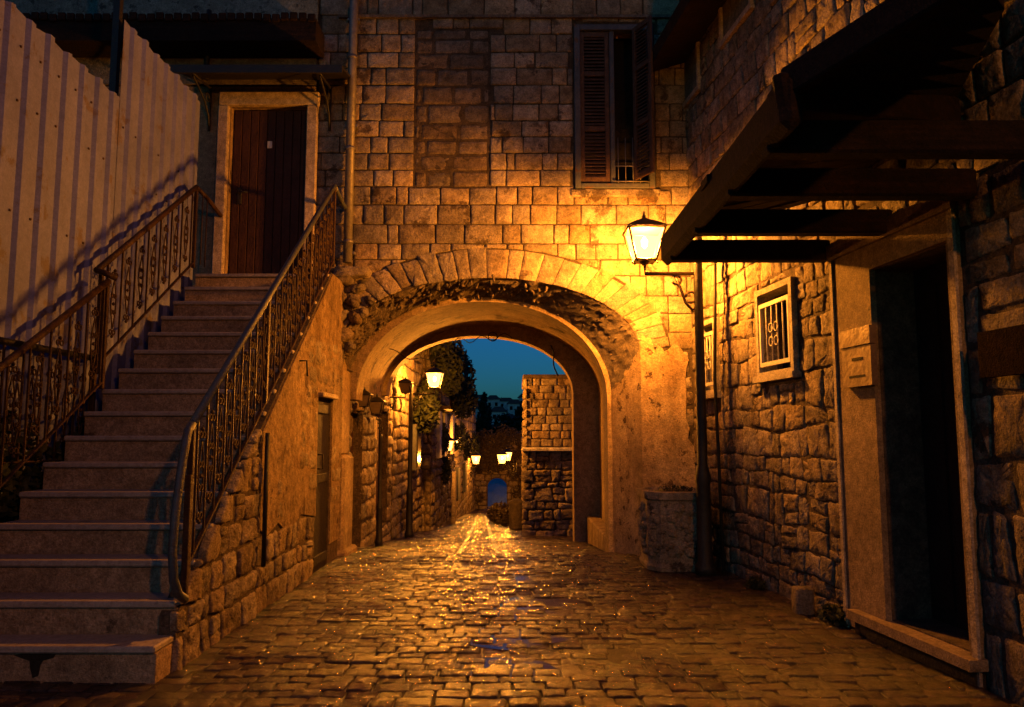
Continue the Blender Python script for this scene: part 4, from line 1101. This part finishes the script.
# end of the lane: creeper-covered wall with an open arched gateway
ew = thing('end_wall', 'creeper covered wall closing the lane, with an open arched gateway', 'wall', (-.6, 42, gz(42)))
q = MB(); g0 = gz(42)
ga = arch_pts(-1.30, -.28, g0+1.15, .46, 16)
q.slab([(-6, g0-.5), (-1.30, g0-.5)]+ga+[(-.28, g0-.5), (5, g0-.5), (5, g0+3.9), (-6, g0+3.9)], [], FF(42), -.5, 0, 0, 0)
FQ = FF(42)
for P in courses(-3, 2, g0-.1, g0+3.9, .25, .4, .3, .6, .03, .02, [lambda P: clip_arch(P, -.79, .54, g0+1.15, .49)], wave=.05): q.stone(P, FQ, -.02, rnd.uniform(.03, .07), bev=.04, rough=.015, mi=1, seg=.3)
q.build('wall', ['deep', 'rubble'], ew)
bw = thing('far_wall', 'added wall behind the gateway at the end of the lane, dusk sky blue painted into its colour', 'wall', (-1, 50, gz(50)))
q = MB(); q.box((-1, 50, gz(50)+1.6), (6, .4, 3.6), 0); q.build('wall', 'dusk_blue', bw)  # wall added to show the sky-lit blue through the opening
q = MB()
for i in range(64):
    x = rnd.uniform(-3, 2); z = rnd.uniform(1.9 if -1.9 < x < .2 else .6, 4.1); leaves(q, (x, 41.85, g0+z), .5, .14, .4, 150, .05, .11, 0)
q.build('creeper', 'leaf_dry', ew)

# hanging creepers on the left houses
def creeper(label, specs, n=500, m='leaf', s=(.04, .09)):
    q = MB(); c = specs[0]
    for (x, y_, z, a, b, h_) in specs: leaves(q, (x, y_, z), a, b, h_, n, s[0], s[1], .1)
    t_ = thing('creeper', label, 'creeper', (c[0], c[1], c[2]-c[5])); q.build('foliage', m, t_)
    for (x, y_, z, a, b, h_) in specs:
        q = MB(); q.tube([(x-.15, y_, z-h_), (x-.1, y_+.1, z), (x-.05, y_, z+h_)], .015, 5); q.build('stem', 'bark', t_)
creeper('dark round clump of creeper hanging below the lit lamp beyond the archway', [(-1.72, 15.5, 1.78, .30, .45, .42), (-1.75, 16.2, 2.2, .2, .4, .3)], 500)
creeper('tall dark foliage overhanging the lane roofline against the sky', [(-1.60, 16.6, 3.55, .35, .7, .5), (-1.45, 17.6, 3.1, .42, .8, .55), (-1.25, 18.5, 2.7, .40, .8, .6), (-1.2, 19.5, 2.25, .35, .8, .5), (-1.35, 17.0, 2.7, .3, .6, .5)], 650, s=(.05, .10))
creeper('creeper spilling round the two down-lane lamps on the left', [(-1.72, 19.3, 1.25, .16, .7, .40), (-1.70, 23.6, 1.3, .22, .6, .4), (-1.72, 20.2, .45, .14, .5, .35)], 380)
creeper('foliage on the farthest left house', [(-1.95, 29, 1.3, .25, 1.4, .6), (-1.9, 32, .9, .25, 1.4, .6), (-1.85, 38, .6, .3, 2, .9)], 500, s=(.07, .13))

# ================================================================== far hillside with houses and trees
q = MB(); nx, ny = 40, 14; ids = []
for j in range(ny+1):
    for i in range(nx+1):
        x = -160+320*i/nx; y = 90+180*j/ny; t = j/ny
        z = -4.3+ (13.0*math.sin(min(t*1.25, 1)*math.pi/2)) + 2.0*noise.noise(Vector((x*.03, y*.02, 0))) * min(1, t*4)
        ids.append(q.pts([(x, y, z)]))
for j in range(ny):
    for i in range(nx):
        a = j*(nx+1)+i; q.face((ids[a], ids[a+1], ids[a+nx+2], ids[a+nx+1]), 0, True)
prop(q.build('hill', 'hill'), kind='structure')
def hz(x, y):
    t = (y-90)/180; return -4.3+(13.0*math.sin(min(t*1.25, 1)*math.pi/2))+2.0*noise.noise(Vector((x*.03, y*.02, 0)))*min(1, t*4)
def far_house(label, x, y, wd, dp, hh):
    z = hz(x, y)-.5
    root = thing('hillside_house', label, 'house', (x, y, z), 'houses on the far hillside')
    q = MB(); q.box((x, y, z+hh/2), (wd, dp, hh), 0); q.build('wall', 'far_wall', root)
    q = MB(); a = q.pts([(x-wd/2-.3, y-dp/2-.3, z+hh), (x+wd/2+.3, y-dp/2-.3, z+hh), (x+wd/2+.3, y+dp/2+.3, z+hh), (x-wd/2-.3, y+dp/2+.3, z+hh), (x-wd/4, y, z+hh+1.1), (x+wd/4, y, z+hh+1.1)])
    for f in ((0,1,5,4),(1,2,5),(2,3,4,5),(3,0,4),(3,2,1,0)): q.face(tuple(a+i for i in f), 0)
    q.build('roof', 'far_roof', root)
    n_ = max(2, int(wd/2.2))
    for i in range(n_):
        q = MB(); q.box((x-wd/2+wd*(i+.5)/n_, y-dp/2-.05, z+hh*.66), (.6, .2, .8), 0); q.build('window', 'dark', root)
rh_ = random.Random(11)
hs = [(-13.2,150,5,4.5),(-7.5,158,6,5),(-2.6,152,5,4.4),(-10.5,178,6,5),(-4.4,182,5,5.4),(.6,176,5,4.6),(-15.5,190,6,5),(-8.2,205,6,5.5),(-1.5,208,7,5),(3.2,196,5,6),(-13,222,7,5),(-5,228,6,6),(-9.5,135,4.5,4),(-.5,134,4.5,4)]
names = ['low pale house on the far hill, left of the cypress', 'pale house just right of the cypress', 'pale house low on the hill at the right', 'mid-slope house left of the cypress top', 'taller house mid-slope behind the cypress', 'house mid-slope at the right end', 'house at the upper left of the slope', 'broad house high on the slope', 'wide house near the ridge at the right', 'tallest pale house on the right of the slope', 'ridge house at the left', 'ridge house in the middle', 'lowest small house at the left', 'lowest small house at the right']
for (x, y, wd, hh), lb in zip(hs, names): far_house(lb+' seen through the arch', x, y, wd*.62, 4, hh*.6)
def tree(name, label, x, y, z, hh, r, n, kind, m='leaf', s=(.3, .6), group=None):
    root = thing(name, label, 'tree', (x, y, z), group)
    q = MB(); q.tube([(x, y, z-.3), (x+.1, y, z+hh*.4), (x, y, z+hh*.8)], [hh*.03, hh*.02, hh*.008], 7)
    for k in range(5): a = k*1.3; q.tube([(x, y, z+hh*(.3+.1*k)), (x+r*.6*math.cos(a), y+r*.6*math.sin(a), z+hh*(.45+.1*k))], hh*.006, 5)
    q.build('trunk', 'bark', root)
    q = MB(); rt = random.Random(int(x*10)+3)
    if kind == 'cone':
        for k in range(14):
            t = k/13; leaves(q, (x+rt.uniform(-.1,.1)*r, y, z+hh*(.08+.88*t)), r*(1-t)**.8+.15, r*(1-t)**.8+.15, hh*.07, n//14, s[0], s[1], .2, rt)
    else:
        for k in range(11):
            a = rt.uniform(0, 6.3); d_ = rt.uniform(0, .7)*r
            leaves(q, (x+d_*math.cos(a), y+d_*math.sin(a), z+hh*rt.uniform(.4, .88)), r*.48, r*.48, hh*.17, n//11, s[0], s[1], .2, rt)
    q.build('crown', m, root)
def gh(x, y): return hz(x, y) if y > 90 else -4.2
tree('cypress_tree', 'dark cypress standing up against the far hillside', -3.3, 92, -4.2, 10.2, 2.3, 2600, 'cone', s=(.2, .45))
tg = 'trees beyond the end of the lane'
tree('leafy_tree', 'broad dark tree left of the cypress beyond the lane', -7.5, 98, -4.2, 8.0, 3.0, 1800, 'round', group=tg)
tree('leafy_tree', 'dark tree right of the cypress behind the lane end wall', 1.2, 88, -4.2, 8.2, 2.8, 1800, 'round', group=tg)
tree('leafy_tree', 'tall tree touching the stone stub at the right beyond the arch', 2.3, 70, -4.2, 9.3, 2.0, 1800, 'round', group=tg)
tree('leafy_tree', 'brownish low tree above the lane end wall', -.8, 60, -4.2, 5.6, 2.4, 1500, 'round', m='leaf_dry', s=(.15, .3), group=tg)
tree('leafy_tree', 'low dark tree above the left part of the end wall', -3.6, 58, -4.2, 5.2, 2.0, 1500, 'round', s=(.15, .3), group=tg)
tree('leafy_tree', 'small ridge tree on the skyline in the middle of the hill', -3.2, 236, hz(-3.2, 236), 5, 2.4, 500, 'round', group=tg)
tree('leafy_tree', 'small ridge tree on the skyline at the left of the hill', -9.5, 232, hz(-9.5, 232), 5, 3, 500, 'round', group=tg)
